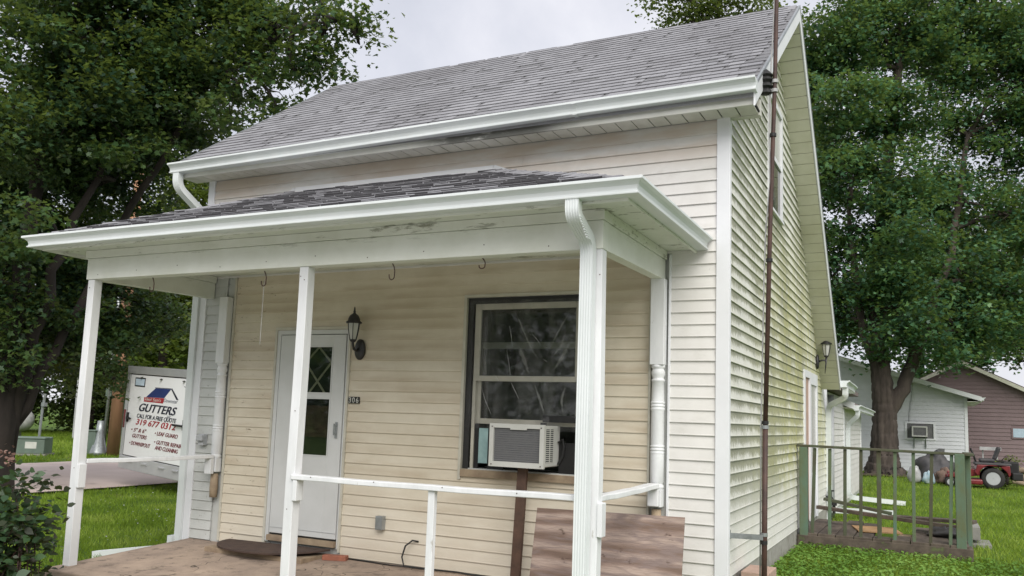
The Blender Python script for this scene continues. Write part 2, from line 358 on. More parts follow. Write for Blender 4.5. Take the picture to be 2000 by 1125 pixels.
# ------------------------------------------------------------------ house
E_ = .1016
WL, YB = -5.86, 7.25
RY, RZ, SF, SR, T_ = 2.32, 6.11, .718, .89, .16
EY, TY = -.34, 6.65                      # front eave edge, rear tip
XL, XR = -6.10, .27
def roofz(y): return RZ-SF*(RY-y) if y < RY else RZ-SR*(y-RY)
house = thing('house', 'weathered cream and white clapboard house with grey shingle roof in the middle', 'house')
bm = MB()
bm.prism([(-.01, y, z) for y, z in ((.005, .05), (YB, .05), (YB, 1.55), (RY, RZ-T_-.02), (.005, 4.2))], (WL+.02, 0, 0))
# front wall split round the window
fw = MB()
bm = MB()
bm.box(WL, -2.40, .004, .12, .05, 4.16).box(-1.24, -.004, .004, .12, .05, 4.16).box(-2.40, -1.24, .004, .12, .05, 1.03).box(-2.40, -1.24, .004, .12, 2.60, 4.16)
front = bm.obj('front_wall', 'siding_grey', house)
bm = MB(); bm.prism([(-.004, y, z) for y, z in ((.125, .05), (YB, .05), (YB, roofz(YB)-T_+.45), (RY, RZ-T_-.01), (.125, roofz(.125)-T_-.01))], (-.1, 0, 0))
side = bm.obj('side_wall', 'siding_grey', house)
bm = MB(); bm.box(WL, -.12, YB-.1, YB, .05, 2.1).box(WL, WL+.1, .125, YB-.1, .05, 4.0)
bm.obj('back_wall', 'siding_grey', house)
bm = MB(); bm.box(WL+.005, .012, .008, YB+.01, -.3, .30); bm.obj('foundation', 'found', house)

prof = [(-.006, E_+.014), (-.0095, E_*.85), (-.0145, E_*.45), (-.0185, .010), (-.0205, .003), (-.0195, -.002), (-.002, -.002)]
def boardmesh(name):
    me = MB(); me.quadstrip([[(x, a, z) for a, z in prof] for x in (0, 1)]); return me.mesh(name)
BM = {}
for k in ('white', 'grey', 'cream', 'side'):
    BM[k] = boardmesh('siding_board'); BM[k].materials.append(MT['siding_'+k])
def board(kind, parent, x0, x1, z, axis='x', off=0):
    if x1-x0 < .03: return
    o = ob('siding_board', BM[kind], None, parent)
    j = random.uniform(-.0015, .0015); tilt = random.uniform(-.0012, .0012)
    if axis == 'x': o.location = (x0, off+j, z); o.rotation_euler = (0, tilt, 0)
    else: o.location = (off-j, x0, z); o.rotation_euler = (0, tilt, R(90))
    o.scale = (x1-x0, 1, 1)
z0 = 2.532-24*E_
for k in range(40):
    z = z0+k*E_; zt = z+E_
    if z > 4.02: break
    if z > 2.93:
        cuts = [WL+.07, -.078]
        if k in (34, 37): cuts = [WL+.07, -1.9 if k == 37 else -.95, -.078]
        if k == 36: cuts = [WL+.07, -2.35, -.078]
        for a, c in zip(cuts, cuts[1:]): board('white', front, a+(.002 if a > WL+.1 else 0), c, z)
        continue
    board('grey', front, WL+.07, -5.49, z)
    seg = [(-5.345, -.645)]
    def cut(seg, a, c):
        out = []
        for s, e in seg:
            if e <= a or s >= c: out.append((s, e)); continue
            if s < a: out.append((s, a))
            if e > c: out.append((c, e))
        return out
    if z < 2.30: seg = cut(seg, -4.745, -3.755)
    if zt > 1.05 and z < 2.60: seg = cut(seg, -2.46, -1.19)
    for s, e in seg: board('cream', front, s, e, z)
    board('white', front, -.465, -.078, z)
# side courses
k = 0; z = .30
while z < 5.9:
    ya = .035; zz = z+T_+.02
    if zz > roofz(ya): ya = RY-(RZ-zz)/SF
    yb = min(YB, RY+(RZ-zz)/SR) + .03
    seg = [(ya, min(yb, YB))]
    if z+E_ > 3.80 and z < 5.02: seg = cut(seg, 1.86, 2.78)
    if z < 2.22: seg = cut(seg, 4.55, 5.95)
    for s, e in seg: board('side', side, s, e, z, 'y')
    z += E_; k += 1

# corner boards and trim
bm = MB(); bm.box(-.084, .026, -.030, -.002, .06, 4.08).box(-.002, .027, -.002, .035, .06, 4.09); bm.obj('corner_board', 'white_trim', house, bevel=.004)
bm = MB(); bm.box(WL-.02, WL+.075, -.028, -.002, -.05, 4.08).box(WL-.02, WL+.002, -.002, .07, -.05, 4.08); bm.obj('corner_board', 'white_trim', house, bevel=.004)
for a, c_ in ((-5.372, -5.343), (-.648, -.628), (-.482, -.463)):
    bm = MB(); bm.box(a, c_, -.030, -.001, .10, 2.93); bm.obj('siding_channel', 'frame_tan' if a < -.5 else 'white_trim', house, bevel=.003)

# roof: deck mesh + shingles
rl_f = math.hypot(RY-EY, SF*(RY-EY)); af = math.atan(SF); ar = math.atan(SR)
bm = MB(); th = .10
bm.prism([(XL, EY, roofz(EY)), (XL, RY, RZ), (XL, TY, roofz(TY)), (XL, TY, roofz(TY)-th), (XL, RY, RZ-th), (XL, EY, roofz(EY)-th)], (XR-XL, 0, 0))
roof = bm.obj('roof', 'shingle', house)
Mf = Matrix.Translation((0, EY, roofz(EY)))@Matrix.Rotation(af, 4, 'X')     # local x along eave, y up the slope
EXP = .128; ncs = int(rl_f/EXP)
SHM = []
for wd in (.10, .145, .19, .235):
    q = MB(); q.quadstrip([[(x, -.008, .001), (x, -.008, .0125), (x, EXP+.02, .0035), (x, EXP+.02, .001)] for x in (0, wd-.004)])
    me = q.mesh('shingle'); me.materials.append(MT['shingle']); SHM.append((wd, me))
cpos = Vector((1.4775, -6.953, 1.5)); cand = []
strips = MB(); bands = MB()
for i in range(ncs+1):
    y0 = i*EXP
    if y0 > rl_f-.05: break
    strips.box(XL, XR, y0-.002, min(y0+EXP+.03, rl_f), .0008, .0045, Mf)
    x = XL-random.random()*.2
    while x < XR:
        wd, me = random.choice(SHM)
        if x+wd > XR-.005: break
        if x > XL-.01 and random.random() < .95:
            Ml = Mf@Matrix.Translation((x, y0+random.uniform(-.003, .003), .0045))@Matrix.Rotation(R(random.uniform(-.3, .3)), 4, 'Z')
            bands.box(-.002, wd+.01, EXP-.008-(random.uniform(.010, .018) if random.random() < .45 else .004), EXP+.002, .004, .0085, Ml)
            cand.append(((Ml.translation-cpos).length, Ml, me))
        x += wd+(random.choice((0, 0, .05)) if random.random() < .3 else 0)
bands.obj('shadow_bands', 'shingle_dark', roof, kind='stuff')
strips.obj('shingle_courses', 'shingle_base', roof, kind='stuff')
cand.sort(key=lambda q: q[0])
for dd, Ml, me in cand[:300]:
    o = ob('shingle', me, None, roof); o.matrix_world = Ml
rest = MB()
for dd, Ml, me in cand[300:]:
    bI = len(rest.v); rest.v += [tuple(Ml@v.co) for v in me.vertices]; rest.f += [tuple(bI+i for i in q.vertices) for q in me.polygons]
rest.obj('shingles_far', 'shingle', roof, kind='stuff')
# ridge caps
for i in range(43):
    x = XL+i*.1475
    q = MB(); q.prism([(x, RY-.13, RZ-.13*SF+.006), (x, RY, RZ+.018), (x, RY+.13, RZ-.13*SR+.006), (x, RY+.13, RZ-.13*SR-.004), (x, RY, RZ+.004), (x, RY-.13, RZ-.13*SF-.004)], (.155, 0, random.uniform(-.002, .004)))
    q.obj('ridge_cap', 'shingle', roof)

# rake boards + soffits
for sx, XE in ((1, XR), (-1, XL)):
    o1, o2 = (XE+.001, XE+.016) if sx > 0 else (XE-.016, XE-.001)
    for (ya, yb) in ((EY, RY), (RY, TY)):
        q = MB(); hgt = .175
        q.prism([(o1, ya, roofz(ya)-.004), (o1, yb, roofz(yb)-.004), (o1, yb, roofz(yb)-hgt), (o1, ya, roofz(ya)-hgt)], (o2-o1, 0, 0))
        q.obj('rake_board', 'white_trim', house, bevel=.003)
        q = MB(); q.prism([(o1, ya, roofz(ya)+.010), (o1, yb, roofz(yb)+.010), (o1, yb, roofz(yb)-.02), (o1, ya, roofz(ya)-.02)], (.02*sx, 0, 0))
        q.obj('drip_edge', 'galv', house)
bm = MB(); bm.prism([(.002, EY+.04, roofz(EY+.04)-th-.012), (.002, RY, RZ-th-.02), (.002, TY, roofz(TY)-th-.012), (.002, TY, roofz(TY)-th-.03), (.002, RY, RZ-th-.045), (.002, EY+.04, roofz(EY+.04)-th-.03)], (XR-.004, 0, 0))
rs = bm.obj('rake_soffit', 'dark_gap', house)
def soffit_panels(ya, yb, slope_sign, parent):
    sl_ = math.hypot(1, SF if slope_sign > 0 else SR); L = (yb-ya)*sl_; n = int(L/.150)
    ang = math.atan(SF) if slope_sign > 0 else -math.atan(SR)
    for i in range(n):
        s0 = i*L/n; q = MB(); M_ = Matrix.Translation((0, ya, roofz(ya)-T_+.002))@Matrix.Rotation(ang, 4, 'X')
        q.box(.004, XR-.002, s0+.003, s0+L/n-.004, -.012, .004+random.uniform(0, .002), M_)
        q.obj('soffit_panel', 'soffit_cream', parent)
soffit_panels(EY+.1, RY, 1, rs); soffit_panels(RY, TY, -1, rs)
# front eave: fascia, soffit, gutter
FY = -.295; SZ = 4.068
bm = MB(); bm.box(XL, XR, FY-.012, FY+.01, 4.05, roofz(FY)-th+.07); bm.obj('fascia', 'fascia_stain', house)
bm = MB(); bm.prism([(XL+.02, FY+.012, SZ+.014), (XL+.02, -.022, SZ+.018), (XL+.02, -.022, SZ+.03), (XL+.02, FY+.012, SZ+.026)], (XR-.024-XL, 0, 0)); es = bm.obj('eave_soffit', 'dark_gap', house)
bm = MB(); bm.prism([(.03, -.021, SZ-.004), (.03, .06, SZ-.002), (.03, .06, SZ+.16), (.03, -.021, SZ+.12)], (XR-.034, 0, 0)); bm.obj('eave_return', 'soffit_grey', house)
n = 43
for i in range(n):
    x0 = XL+.02+i*(XR-.03-XL)/n; q = MB(); q.prism([(x0+.005, FY+.012, SZ-.004), (x0+.005, -.023, SZ), (x0+.005, -.023, SZ+.010), (x0+.005, FY+.012, SZ+.006)], ((XR-.03-XL)/n-.010, 0, 0)); q.obj('soffit_panel', 'soffit_grey', es)
KP = [(0, 0), (.086, 0), (.094, .003), (.095, .012), (.086, .017), (.083, .034), (.090, .058), (.110, .076), (.124, .082), (.131, .086), (.131, .103), (.121, .108), (.114, .098), (0, .098)]
def gutter(a, b_, out, name='gutter', parent=house, mat='gutter_white', sag=.004):
    a = Vector(a); b_ = Vector(b_); out = Vector(out); q = MB(); rings = []; n = 16
    for i in range(n+1):
        t_ = i/n; p_ = a.lerp(b_, t_)+Vector((0, 0, -sag*math.sin(math.pi*t_*2.3)))
        rings.append([p_+out*u_+Vector((0, 0, v_)) for u_, v_ in KP])
    q.quadstrip(rings); return q.obj(name, mat, parent)
gutter((XL-.01, FY-.013, 4.09), (XR+.03, FY-.013, 4.14), (0, -1, 0))
for xs_ in (-3.95, -1.25):
    q = MB(); q.quadstrip([[(x, FY-.012-u_*1.02, 4.09+(x-XL)/(XR-XL)*.05+v_*1.02-.003) for u_, v_ in KP] for x in (xs_, xs_+.035)]); q.obj('gutter_seam', 'gutter_white', house)
# downspout machinery
def fluted(w_, d_, n=5):
    pts = [(-w_/2, -d_/2), (-w_/2, d_/2)]
    for i in range(n):
        x = -w_/2+w_*(i+.5)/n; e = w_/n*.30
        pts += [(x-e, d_/2), (x-e*.6, d_/2-.0035), (x+e*.6, d_/2-.0035), (x+e, d_/2)]
    pts += [(w_/2, d_/2), (w_/2, -d_/2)]
    return pts
def downspout(path, side_, w_=.10, d_=.075, parent=house, mat='gutter_white', name='downspout'):
    q = MB(); q.sweep(fluted(w_, d_), path, side_); return q.obj(name, mat, parent)
def bend(pts, r=.09, n=8, crimp=.0):
    pts = [Vector(p_) for p_ in pts]; out = [pts[0]]
    for i in range(1, len(pts)-1):
        a, b_, c_ = pts[i-1], pts[i], pts[i+1]; u_ = (a-b_).normalized(); v_ = (c_-b_).normalized()
        rr = min(r, (a-b_).length*.48, (c_-b_).length*.48)
        for k in range(n+1):
            t_ = k/n; out.append((b_+u_*rr)*(1-t_)**2+b_*2*t_*(1-t_)+(b_+v_*rr)*t_*t_)
    out.append(pts[-1]); return out
# left downspout
downspout(bend([(-6.01, -.36, 4.12), (-6.01, -.36, 3.94), (-5.925, -.02, 3.68), (-5.925, -.02, .02)], .12), (1, 0, 0), .088, .07)
downspout(bend([(-5.99, -.05, .10), (-5.99, -.05, -.03), (-6.50, -.60, -.085)], .06), (0, 1, 0), .09, .07, name='downspout_extension')
# rear right: gutter stub, downspouts
gutter((.285, TY-.02, 2.13), (.285, 8.2, 2.10), (1, 0, 0))
downspout(bend([(.345, TY+.08, 2.13), (.345, TY+.08, 1.98), (.055, YB-.05, 1.86), (.055, YB-.05, .26), (.92, 8.75, .15)], .12), (0, 1, 0), .10, .08)
bm = MB(); bm.tube([(.045, YB+.35, .1), (.045, YB+.35, 2.05)], .05, 10); bm.obj('vent_pipe', 'pipe_grey', house, smooth=True)
bm = MB(); bm.box(-.09, .028, YB-.03, YB+.02, .1, 2.2); bm.obj('corner_board', 'white_trim', house)

# storm door
door = thing('x', '', ''); bpy.data.objects.remove(door)
DX0, DX1, DZ0, DZ1 = -4.655, -3.805, .25, 2.285
bm = MB()
bm.box(DX0-.085, DX0-.060, -.034, -.001, .13, DZ1+.085).box(DX1+.025, DX1+.05, -.034, -.001, .13, DZ1+.085).box(DX0-.060, DX1+.025, -.034, -.001, DZ1+.055, DZ1+.085)
dr = bm.obj('door', 'frame_tan', house)
bm = MB(); bm.box(DX0-.058, DX0-.012, -.026, -.001, .16, DZ1+.052).box(DX1+.004, DX1+.023, -.026, -.001, .16, DZ1+.052).box(DX0-.012, DX1+.004, -.026, -.001, DZ1+.008, DZ1+.052); bm.obj('door_casing', 'door_white', dr)
bm = MB(); bm.box(DX0-.010, DX1+.002, -.010, -.001, DZ0-.08, DZ1+.006); bm.obj('door_shadow_gap', 'dark_gap', dr)
GX0, GX1, GZ0, GZM, GZ1 = -4.36, -3.965, 1.05, 1.66, 2.17
bm = MB()
bm.box(DX0, GX0, -.034, -.011, DZ0, DZ1).box(GX1, DX1-.006, -.034, -.011, DZ0, DZ1).box(GX0, GX1, -.034, -.011, DZ0, GZ0).box(GX0, GX1, -.034, -.011, GZ1, DZ1).box(GX0, GX1, -.034, -.011, GZM-.022, GZM+.022)
bm.obj('door_panel', 'door_white', dr, bevel=.003)
bm = MB()
for a, c_ in ((GZ0, GZM-.022), (GZM+.022, GZ1)):
    bm.box(GX0, GX0+.012, -.038, -.012, a, c_).box(GX1-.012, GX1, -.038, -.012, a, c_).box(GX0+.012, GX1-.012, -.038, -.012, a, a+.012).box(GX0+.012, GX1-.012, -.038, -.012, c_-.012, c_)
bm.obj('glazing_bead', 'door_white', dr)
for a, c_ in ((GZ0+.012, GZM-.034), (GZM+.034, GZ1-.012)):
    bm = MB(); bm.box(GX0+.013, GX1-.013, -.026, -.022, a, c_); bm.obj('pane', 'glass', dr)
bm = MB(); bm.box(GX0, GX1, -.0105, -.0102, GZ0, GZM-.1).box(GX0, GX1, -.0105, -.0102, GZM, GZ1); bm.obj('inner_door', 'curtain', dr)
bm = MB(); bm.box(GX0, GX1, -.0108, -.0101, GZM-.42, GZM-.1); bm.obj('inner_door_panel', 'junk_brown', dr)
cx = (GX0+GX1)/2; zm = (GZM+.03+GZ1)/2; hw = .165; hh = (GZ1-GZM-.03)/2
for k, (p0, p1) in enumerate((((cx, GZ1-.01), (cx-hw, zm+.07)), ((cx, GZ1-.01), (cx+hw, zm+.07)), ((cx-hw, zm+.07), (cx+.10, GZM+.03)), ((cx+hw, zm+.07), (cx-.10, GZM+.03)))):
    bm = MB(); bm.beam((p0[0], -.0125-.0007*k, p0[1]), (p1[0], -.0125-.0007*k, p1[1]), .022, .003, (0, 1, 0)); bm.obj('muntin', 'muntin', dr)
bm = MB(); bm.box(DX1-.075, DX1-.050, -.046, -.034, 1.24, 1.40).box(DX1-.070, DX1-.055, -.075, -.046, 1.28, 1.295).box(DX1-.070, DX1-.055, -.075, -.046, 1.36, 1.375).box(DX1-.070, DX1-.055, -.082, -.075, 1.27, 1.385); bm.obj('handle', 'galv', dr)
bm = MB(); bm.box(DX0-.01, DX1+.0, -.060, -.001, DZ0-.075, DZ0-.02); bm.obj('threshold', 'old_board', dr)
bm = MB(); bm.box(DX0, DX1-.006, -.038, -.034, DZ0+.055, DZ0+.06); bm.obj('kick_seam', 'trailer_trim', dr)

# front window
WX0, WX1, WZ0, WZ1 = -2.455, -1.20, 1.005, 2.645
bm = MB(); bm.box(WX0, WX0+.028, -.036, .0, WZ0-.08, WZ1).box(WX1-.028, WX1, -.036, .0, WZ0-.08, WZ1).box(WX0+.028, WX1-.028, -.036, .0, WZ1-.028, WZ1)
win = bm.obj('window', 'frame_tan', house)
bm = MB(); bm.box(WX0+.029, WX0+.085, .0, .10, WZ0, WZ1-.03).box(WX1-.085, WX1-.029, .0, .10, WZ0, WZ1-.03).box(WX0+.085, WX1-.085, .0, .10, WZ1-.085, WZ1-.03); bm.obj('window_reveal', 'dark_gap', win)
bm = MB(); bm.box(WX0+.03, WX1-.03, -.045, .10, WZ0-.05, WZ0+.012); bm.obj('sill', 'old_board', win)
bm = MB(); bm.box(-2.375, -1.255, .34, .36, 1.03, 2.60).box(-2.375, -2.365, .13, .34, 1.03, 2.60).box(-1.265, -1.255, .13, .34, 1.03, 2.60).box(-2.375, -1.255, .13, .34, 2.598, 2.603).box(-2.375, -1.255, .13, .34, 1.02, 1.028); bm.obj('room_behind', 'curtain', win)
SX0, SX1 = -2.36, -1.275
def sash(z0, z1, y, name):
    q = MB(); q.box(SX0, SX0+.062, y, y+.035, z0, z1).box(SX1-.062, SX1, y, y+.035, z0, z1).box(SX0+.062, SX1-.062, y, y+.035, z0, z0+.05).box(SX0+.062, SX1-.062, y, y+.035, z1-.06, z1)
    s_ = q.obj(name, 'frame_tan', win, bevel=.004)
    q = MB(); q.box(SX0+.063, SX1-.063, y+.016, y+.020, z0+.051, z1-.061); q.obj('pane', 'glass', s_)
sash(1.835, 2.565, .02, 'upper_sash'); sash(1.44, 2.20, .062, 'lower_sash')
for a, c_ in ((SX0, SX0+.03), (SX1-.03, SX1)):
    bm = MB(); bm.box(a, c_, .02, .055, 1.02, 1.834); bm.obj('sash_track', 'frame_tan', win)
bm = MB(); bm.box(-2.28, -2.185, .03, .045, 1.08, 1.40); bm.obj('foam_filler', 'teal_foam', win)
for bx in ((SX0+.035, -2.282, .028, .048, 1.03, 1.44), (-2.183, -2.02, .028, .048, 1.03, 1.44), (-1.47, SX1-.035, .028, .048, 1.03, 1.30), (-1.62, -1.30, -.012, .004, 1.475, 1.535), (-1.64, -1.585, -.012, .004, 1.36, 1.47)):
    bm = MB(); bm.box(*bx); bm.obj('gasket_strip', 'wire_black', win)
# wrinkled film over the window
q = MB(); NXF, NZF = 44, 60; rng = np.random.RandomState(3)
FX0, FX1, FZ0, FZ1 = WX0+.05, WX1-.05, 1.40, WZ1-.06
folds = [(-2.05, 2.60, -1.72, 1.9, .012, .018), (-1.35, 2.58, -1.66, 1.95, .012, .02), (-2.13, 2.45, -2.05, 1.6, .010, .014), (-2.02, 1.95, -1.9, 1.5, .010, .014), (-2.3, 2.2, -2.2, 1.85, .009, .014), (-1.75, 2.25, -1.60, 2.0, .012, .016), (-1.45, 2.3, -1.52, 1.85, .009, .014), (-1.95, 2.15, -1.83, 1.85, .01, .02)]
for j in range(NZF+1):
    for i in range(NXF+1):
        x = FX0+(FX1-FX0)*i/NXF; z = FZ0+(FZ1-FZ0)*j/NZF; yy = -.008+.004*math.sin(x*17+z*9)+.003*math.sin(x*31-z*23)
        for ax, az, bx, bz, h, wd in folds:
            dx, dz = bx-ax, bz-az; L2 = dx*dx+dz*dz; tt = ((x-ax)*dx+(z-az)*dz)/L2; tt = min(1, max(0, tt)); dist = math.hypot(x-ax-tt*dx, z-az-tt*dz)
            yy -= h*math.exp(-(dist/wd)**2)*math.sin(math.pi*min(1, max(.05, tt)))
        q.v.append((x, yy, z))
for j in range(NZF):
    for i in range(NXF): k = j*(NXF+1)+i; q.f.append((k, k+1, k+NXF+2, k+NXF+1))
q.obj('plastic_sheet', 'plastic_film', win, smooth=True, label='clear wrinkled plastic sheet taped over the window')

CR = [([(-1.946, 2.521), (-1.88, 2.399), (-1.804, 2.241), (-1.729, 2.104), (-1.656, 2.013)], .012, 'film_fold'), ([(-1.359, 2.496), (-1.424, 2.39), (-1.488, 2.283), (-1.534, 2.184), (-1.598, 2.058)], .010, 'film_fold'), ([(-1.972, 2.34), (-1.955, 2.261), (-1.937, 2.159)], .008, 'film_crease'), ([(-1.992, 2.114), (-1.967, 2.003), (-1.948, 1.893)], .006, 'film_crease'), ([(-1.94, 1.829), (-1.907, 1.766), (-1.853, 1.677)], .007, 'film_crease'), ([(-1.744, 2.268), (-1.682, 2.203), (-1.651, 2.153)], .010, 'film_crease'), ([(-1.651, 2.153), (-1.601, 2.144), (-1.561, 2.128)], .007, 'film_crease'),
      ([(-2.118, 1.901), (-2.09, 1.864), (-2.063, 1.833)], .010, 'film_crease'), ([(-1.872, 2.168), (-1.827, 2.058), (-1.761, 1.904)], .030, 'film_fold'), ([(-1.379, 2.174), (-1.433, 2.067), (-1.517, 1.942)], .026, 'film_fold'), ([(-2.229, 2.058), (-2.21, 1.975), (-2.191, 1.891)], .014, 'film_fold'), ([(-1.42, 2.282), (-1.455, 2.147), (-1.54, 2.058)], .014, 'film_fold'), ([(-1.627, 2.04), (-1.597, 2.018), (-1.587, 2.015)], .008, 'film_crease'), ([(-2.24, 1.78), (-2.20, 1.66), (-2.13, 1.53)], .006, 'film_crease'), ([(-1.70, 1.80), (-1.64, 1.66), (-1.60, 1.55)], .018, 'film_fold'), ([(-1.40, 1.80), (-1.44, 1.68), (-1.42, 1.56)], .016, 'film_fold')]
film = [o for o in win.children if o.name.startswith('plastic_sheet')][0]
for pts_, wd, mt in CR:
    tt_ = np.linspace(0, len(pts_)-1, 13); xi = np.interp(tt_, range(len(pts_)), [p_[0] for p_ in pts_]); zi = np.interp(tt_, range(len(pts_)), [p_[1] for p_ in pts_])
    for _ in range(2): xi[1:-1] = (xi[:-2]+xi[1:-1]*2+xi[2:])/4; zi[1:-1] = (zi[:-2]+zi[1:-1]*2+zi[2:])/4
    pts_ = list(zip(xi.tolist(), zi.tolist())); wd *= 2.2 if mt == 'film_fold' else .8
    q = MB(); n = len(pts_); rings = []
    for i, (x, z) in enumerate(pts_):
        a = pts_[max(0, i-1)]; c_ = pts_[min(n-1, i+1)]; dx, dz = c_[0]-a[0], c_[1]-a[1]; l_ = math.hypot(dx, dz); px_, pz_ = -dz/l_, dx/l_
        h_ = wd*(.02+.98*math.sin(math.pi*i/(n-1))**1.3*(.75+.25*math.sin(i*1.9)))/2
        rings.append([(x-px_*h_, -.026, z-pz_*h_), (x, -.034, z), (x+px_*h_, -.026, z+pz_*h_), (x, -.028, z)])
    q.quadstrip(rings); q.obj('film_crease', mt, win, smooth=True)
# side upper window and side door
bm = MB(); bm.box(-.001, .034, 1.86, 1.92, 3.80, 5.04).box(-.001, .034, 2.72, 2.78, 3.80, 5.04).box(-.001, .034, 1.92, 2.72, 4.98, 5.04).box(-.001, .044, 1.84, 2.80, 3.77, 3.80).box(-.001, .026, 1.92, 2.72, 4.37, 4.42)
sw = bm.obj('window', 'white_trim', house)
bm = MB(); bm.box(.004, .012, 1.92, 2.72, 4.42, 4.98); bm.obj('pane', 'glass_frost', sw)
bm = MB(); bm.box(.002, .010, 1.92, 2.72, 3.80, 4.37); bm.obj('pane', 'glass_dark', sw)
bm = MB(); bm.box(-.001, .036, 4.55, 4.64, .28, 2.26).box(-.001, .036, 5.10, 5.22, .28, 2.26).box(-.001, .036, 5.86, 5.95, .28, 2.26).box(-.001, .036, 4.64, 5.10, 2.17, 2.26).box(-.001, .036, 5.22, 5.86, 2.10, 2.26)
sd = bm.obj('door', 'white_trim', house)
bm = MB(); bm.box(-.001, .012, 4.64, 5.10, .28, 2.17); bm.obj('door_panel', 'paver_tan', sd)
bm = MB(); bm.box(-.001, .016, 5.22, 5.86, .9, 2.10); bm.obj('pane', 'glass_frost', sd)
bm = MB(); bm.box(-.001, .02, 5.22, 5.86, .28, .9); bm.obj('door_panel', 'white_trim', sd)
# wall-mounted bits that belong to the house
bm = MB(); bm.box(-3.315, -3.235, -.075, -.015, .395, .525).box(-3.307, -3.243, -.080, -.075, .403, .517); bm.obj('outlet_box', 'galv', house, bevel=.004)
bm = MB(); bm.box(-5.70, -5.62, -.08, -.016, 1.09, 1.21).box(-5.69, -5.60, -.12, -.08, 1.14, 1.20); bm.obj('outlet_box', 'pipe_grey', house, bevel=.006)
bm = MB(); bm.tube([(.0, 7.12, .46), (.09, 7.12, .46), (.13, 7.12, .40), (.13, 7.12, .22)], .022, 8).lathe([(.0, -.01), (.045, -.01), (.045, .01), (0, .01)], (.09, 7.12, .56), 10).tube([(.09, 7.12, .46), (.09, 7.12, .56)], .012, 6).box(.10, .17, 7.08, 7.16, .34, .42); bm.obj('garden_tap', 'wire_black', house)

# ------------------------------------------------------------------ porch
porch = thing('porch', 'white open front porch with turned half posts and low hipped roof', 'porch')
PD = 1.554; PS = .089; XA, XB, XC = -5.744, -3.167, -.604
bm = MB(); bm.prism([(-5.80, -1.70, -.001), (-5.80, 0, .085), (-5.80, 0, -.4), (-5.80, -1.70, -.4)], (5.38, 0, 0)); bm.obj('slab', 'concrete', porch, bevel=.015, label='worn stained concrete porch slab')
def fz(y): return -.001+.086*(y+1.7)/1.7
ZB = 2.68
for x in (XA, XB, XC):
    bm = MB(); rings = []
    for i in range(13):
        t_ = i/12; z = fz(-PD)+(ZB-fz(-PD)-.0)*t_; dx = .004*math.sin(t_*5+x); dy = .003*math.sin(t_*7+x*3)
        rings.append([(x+dx, -PD+dy, z), (x+PS+dx, -PD+dy, z), (x+PS+dx, -PD+PS+dy, z), (x+dx, -PD+PS+dy, z)])
    bm.quadstrip(rings); bm.obj('post', 'post_paint', porch, bevel=.005)
# half posts on the wall
def half_post(x0):
    w_ = .118; xc = x0+w_/2; yc = -.055
    q = MB(); q.box(x0, x0+w_, -.112, -.024, 1.985, ZB+.03)
    o = q.obj('half_post', 'post_paint', porch, bevel=.004)
    pr = [(.052, .965), (.058, .972), (.058, .992), (.050, 1.0), (.050, 1.012), (.056, 1.02)]
    def rings_(z0):
        out = []
        for k in range(3): out += [(.0565, z0+k*.026), (.0585, z0+k*.026+.006), (.0585, z0+k*.026+.016), (.0535, z0+k*.026+.020), (.0535, z0+k*.026+.024)]
        return out
    pr += [(.057, 1.24)]+rings_(1.25)+[(.0555, 1.335), (.053, 1.60)]+rings_(1.61)+[(.053, 1.70), (.050, 1.845), (.056, 1.850), (.056, 1.862), (.046, 1.868), (.047, 1.88), (.056, 1.905), (.057, 1.925), (.050, 1.945), (.047, 1.955), (.057, 1.962), (.057, 1.985)]
    q = MB(); q.lathe(pr, (xc, yc, 0), 20); q.obj('turned_shaft', 'post_paint', o, smooth=True)
    q = MB(); q.box(x0+.006, x0+w_-.006, -.105, -.024, .82, .965); q.obj('base_block', 'post_paint', o, bevel=.004)
    q = MB(); q.lathe([(.04, .55), (.045, .65), (.04, .80)], (xc, yc, 0), 12); q.obj('broken_base', 'old_board', o, smooth=True)
half_post(-.614); half_post(-5.498)
# beams
bm = MB(); bm.box(XA-.015, -.512, -PD-.012, -PD+.10, ZB, 2.88); bm.obj('front_beam', 'porch_wood', porch, bevel=.004)
bm = MB(); bm.box(XA-.035, -.500, -PD-.028, -PD+.10, 2.882, 2.955); bm.obj('frieze_board', 'porch_wood', porch, bevel=.004)
for xa, xb in ((-.606, -.513), (XA-.014, XA+.08)):
    bm = MB(); bm.prism([(xa, -PD+.102, ZB), (xa, -.026, ZB+.03), (xa, -.026, 2.88), (xa, -PD+.102, 2.88)], (xb-xa, 0, 0)); bm.obj('side_beam', 'porch_wood', porch, bevel=.004)
    ya_, yb_ = (xa-.02, xb+.015)
    bm = MB(); bm.box(ya_, yb_, -PD+.102, -.026, 2.882, 2.955); bm.obj('frieze_board', 'porch_wood', porch, bevel=.004)
PFX0, PFX1, PFY = -6.06, -.245, -1.835
bm = MB(); bm.box(PFX0+.02, PFX1-.02, PFY+.02, -.024, 2.957, 2.975); bm.obj('ceiling', 'porch_wood', porch)
bm = MB(); bm.box(PFX0, PFX1, PFY, PFY+.018, 2.925, 3.06).box(PFX0, PFX0+.018, PFY+.018, -.025, 2.925, 3.06).box(PFX1-.018, PFX1, PFY+.018, -.025, 2.925, 3.06); bm.obj('fascia', 'porch_wood', porch, bevel=.003)
GZ = 2.945
rings = []; q = MB()
for (x, y) in ((PFX1, -.030), (PFX1, PFY), (PFX0, PFY), (PFX0, -.030)):
    rg = []
    for u_, v_ in KP:
        ox = u_+.001
        px_ = x+ox if x == PFX1 else x-ox
        py_ = y-ox if y == PFY else y
        rg.append((px_, py_, GZ+v_))
    rings.append(rg)
q.quadstrip(rings); pg = q.obj('gutter', 'gutter_white', porch)
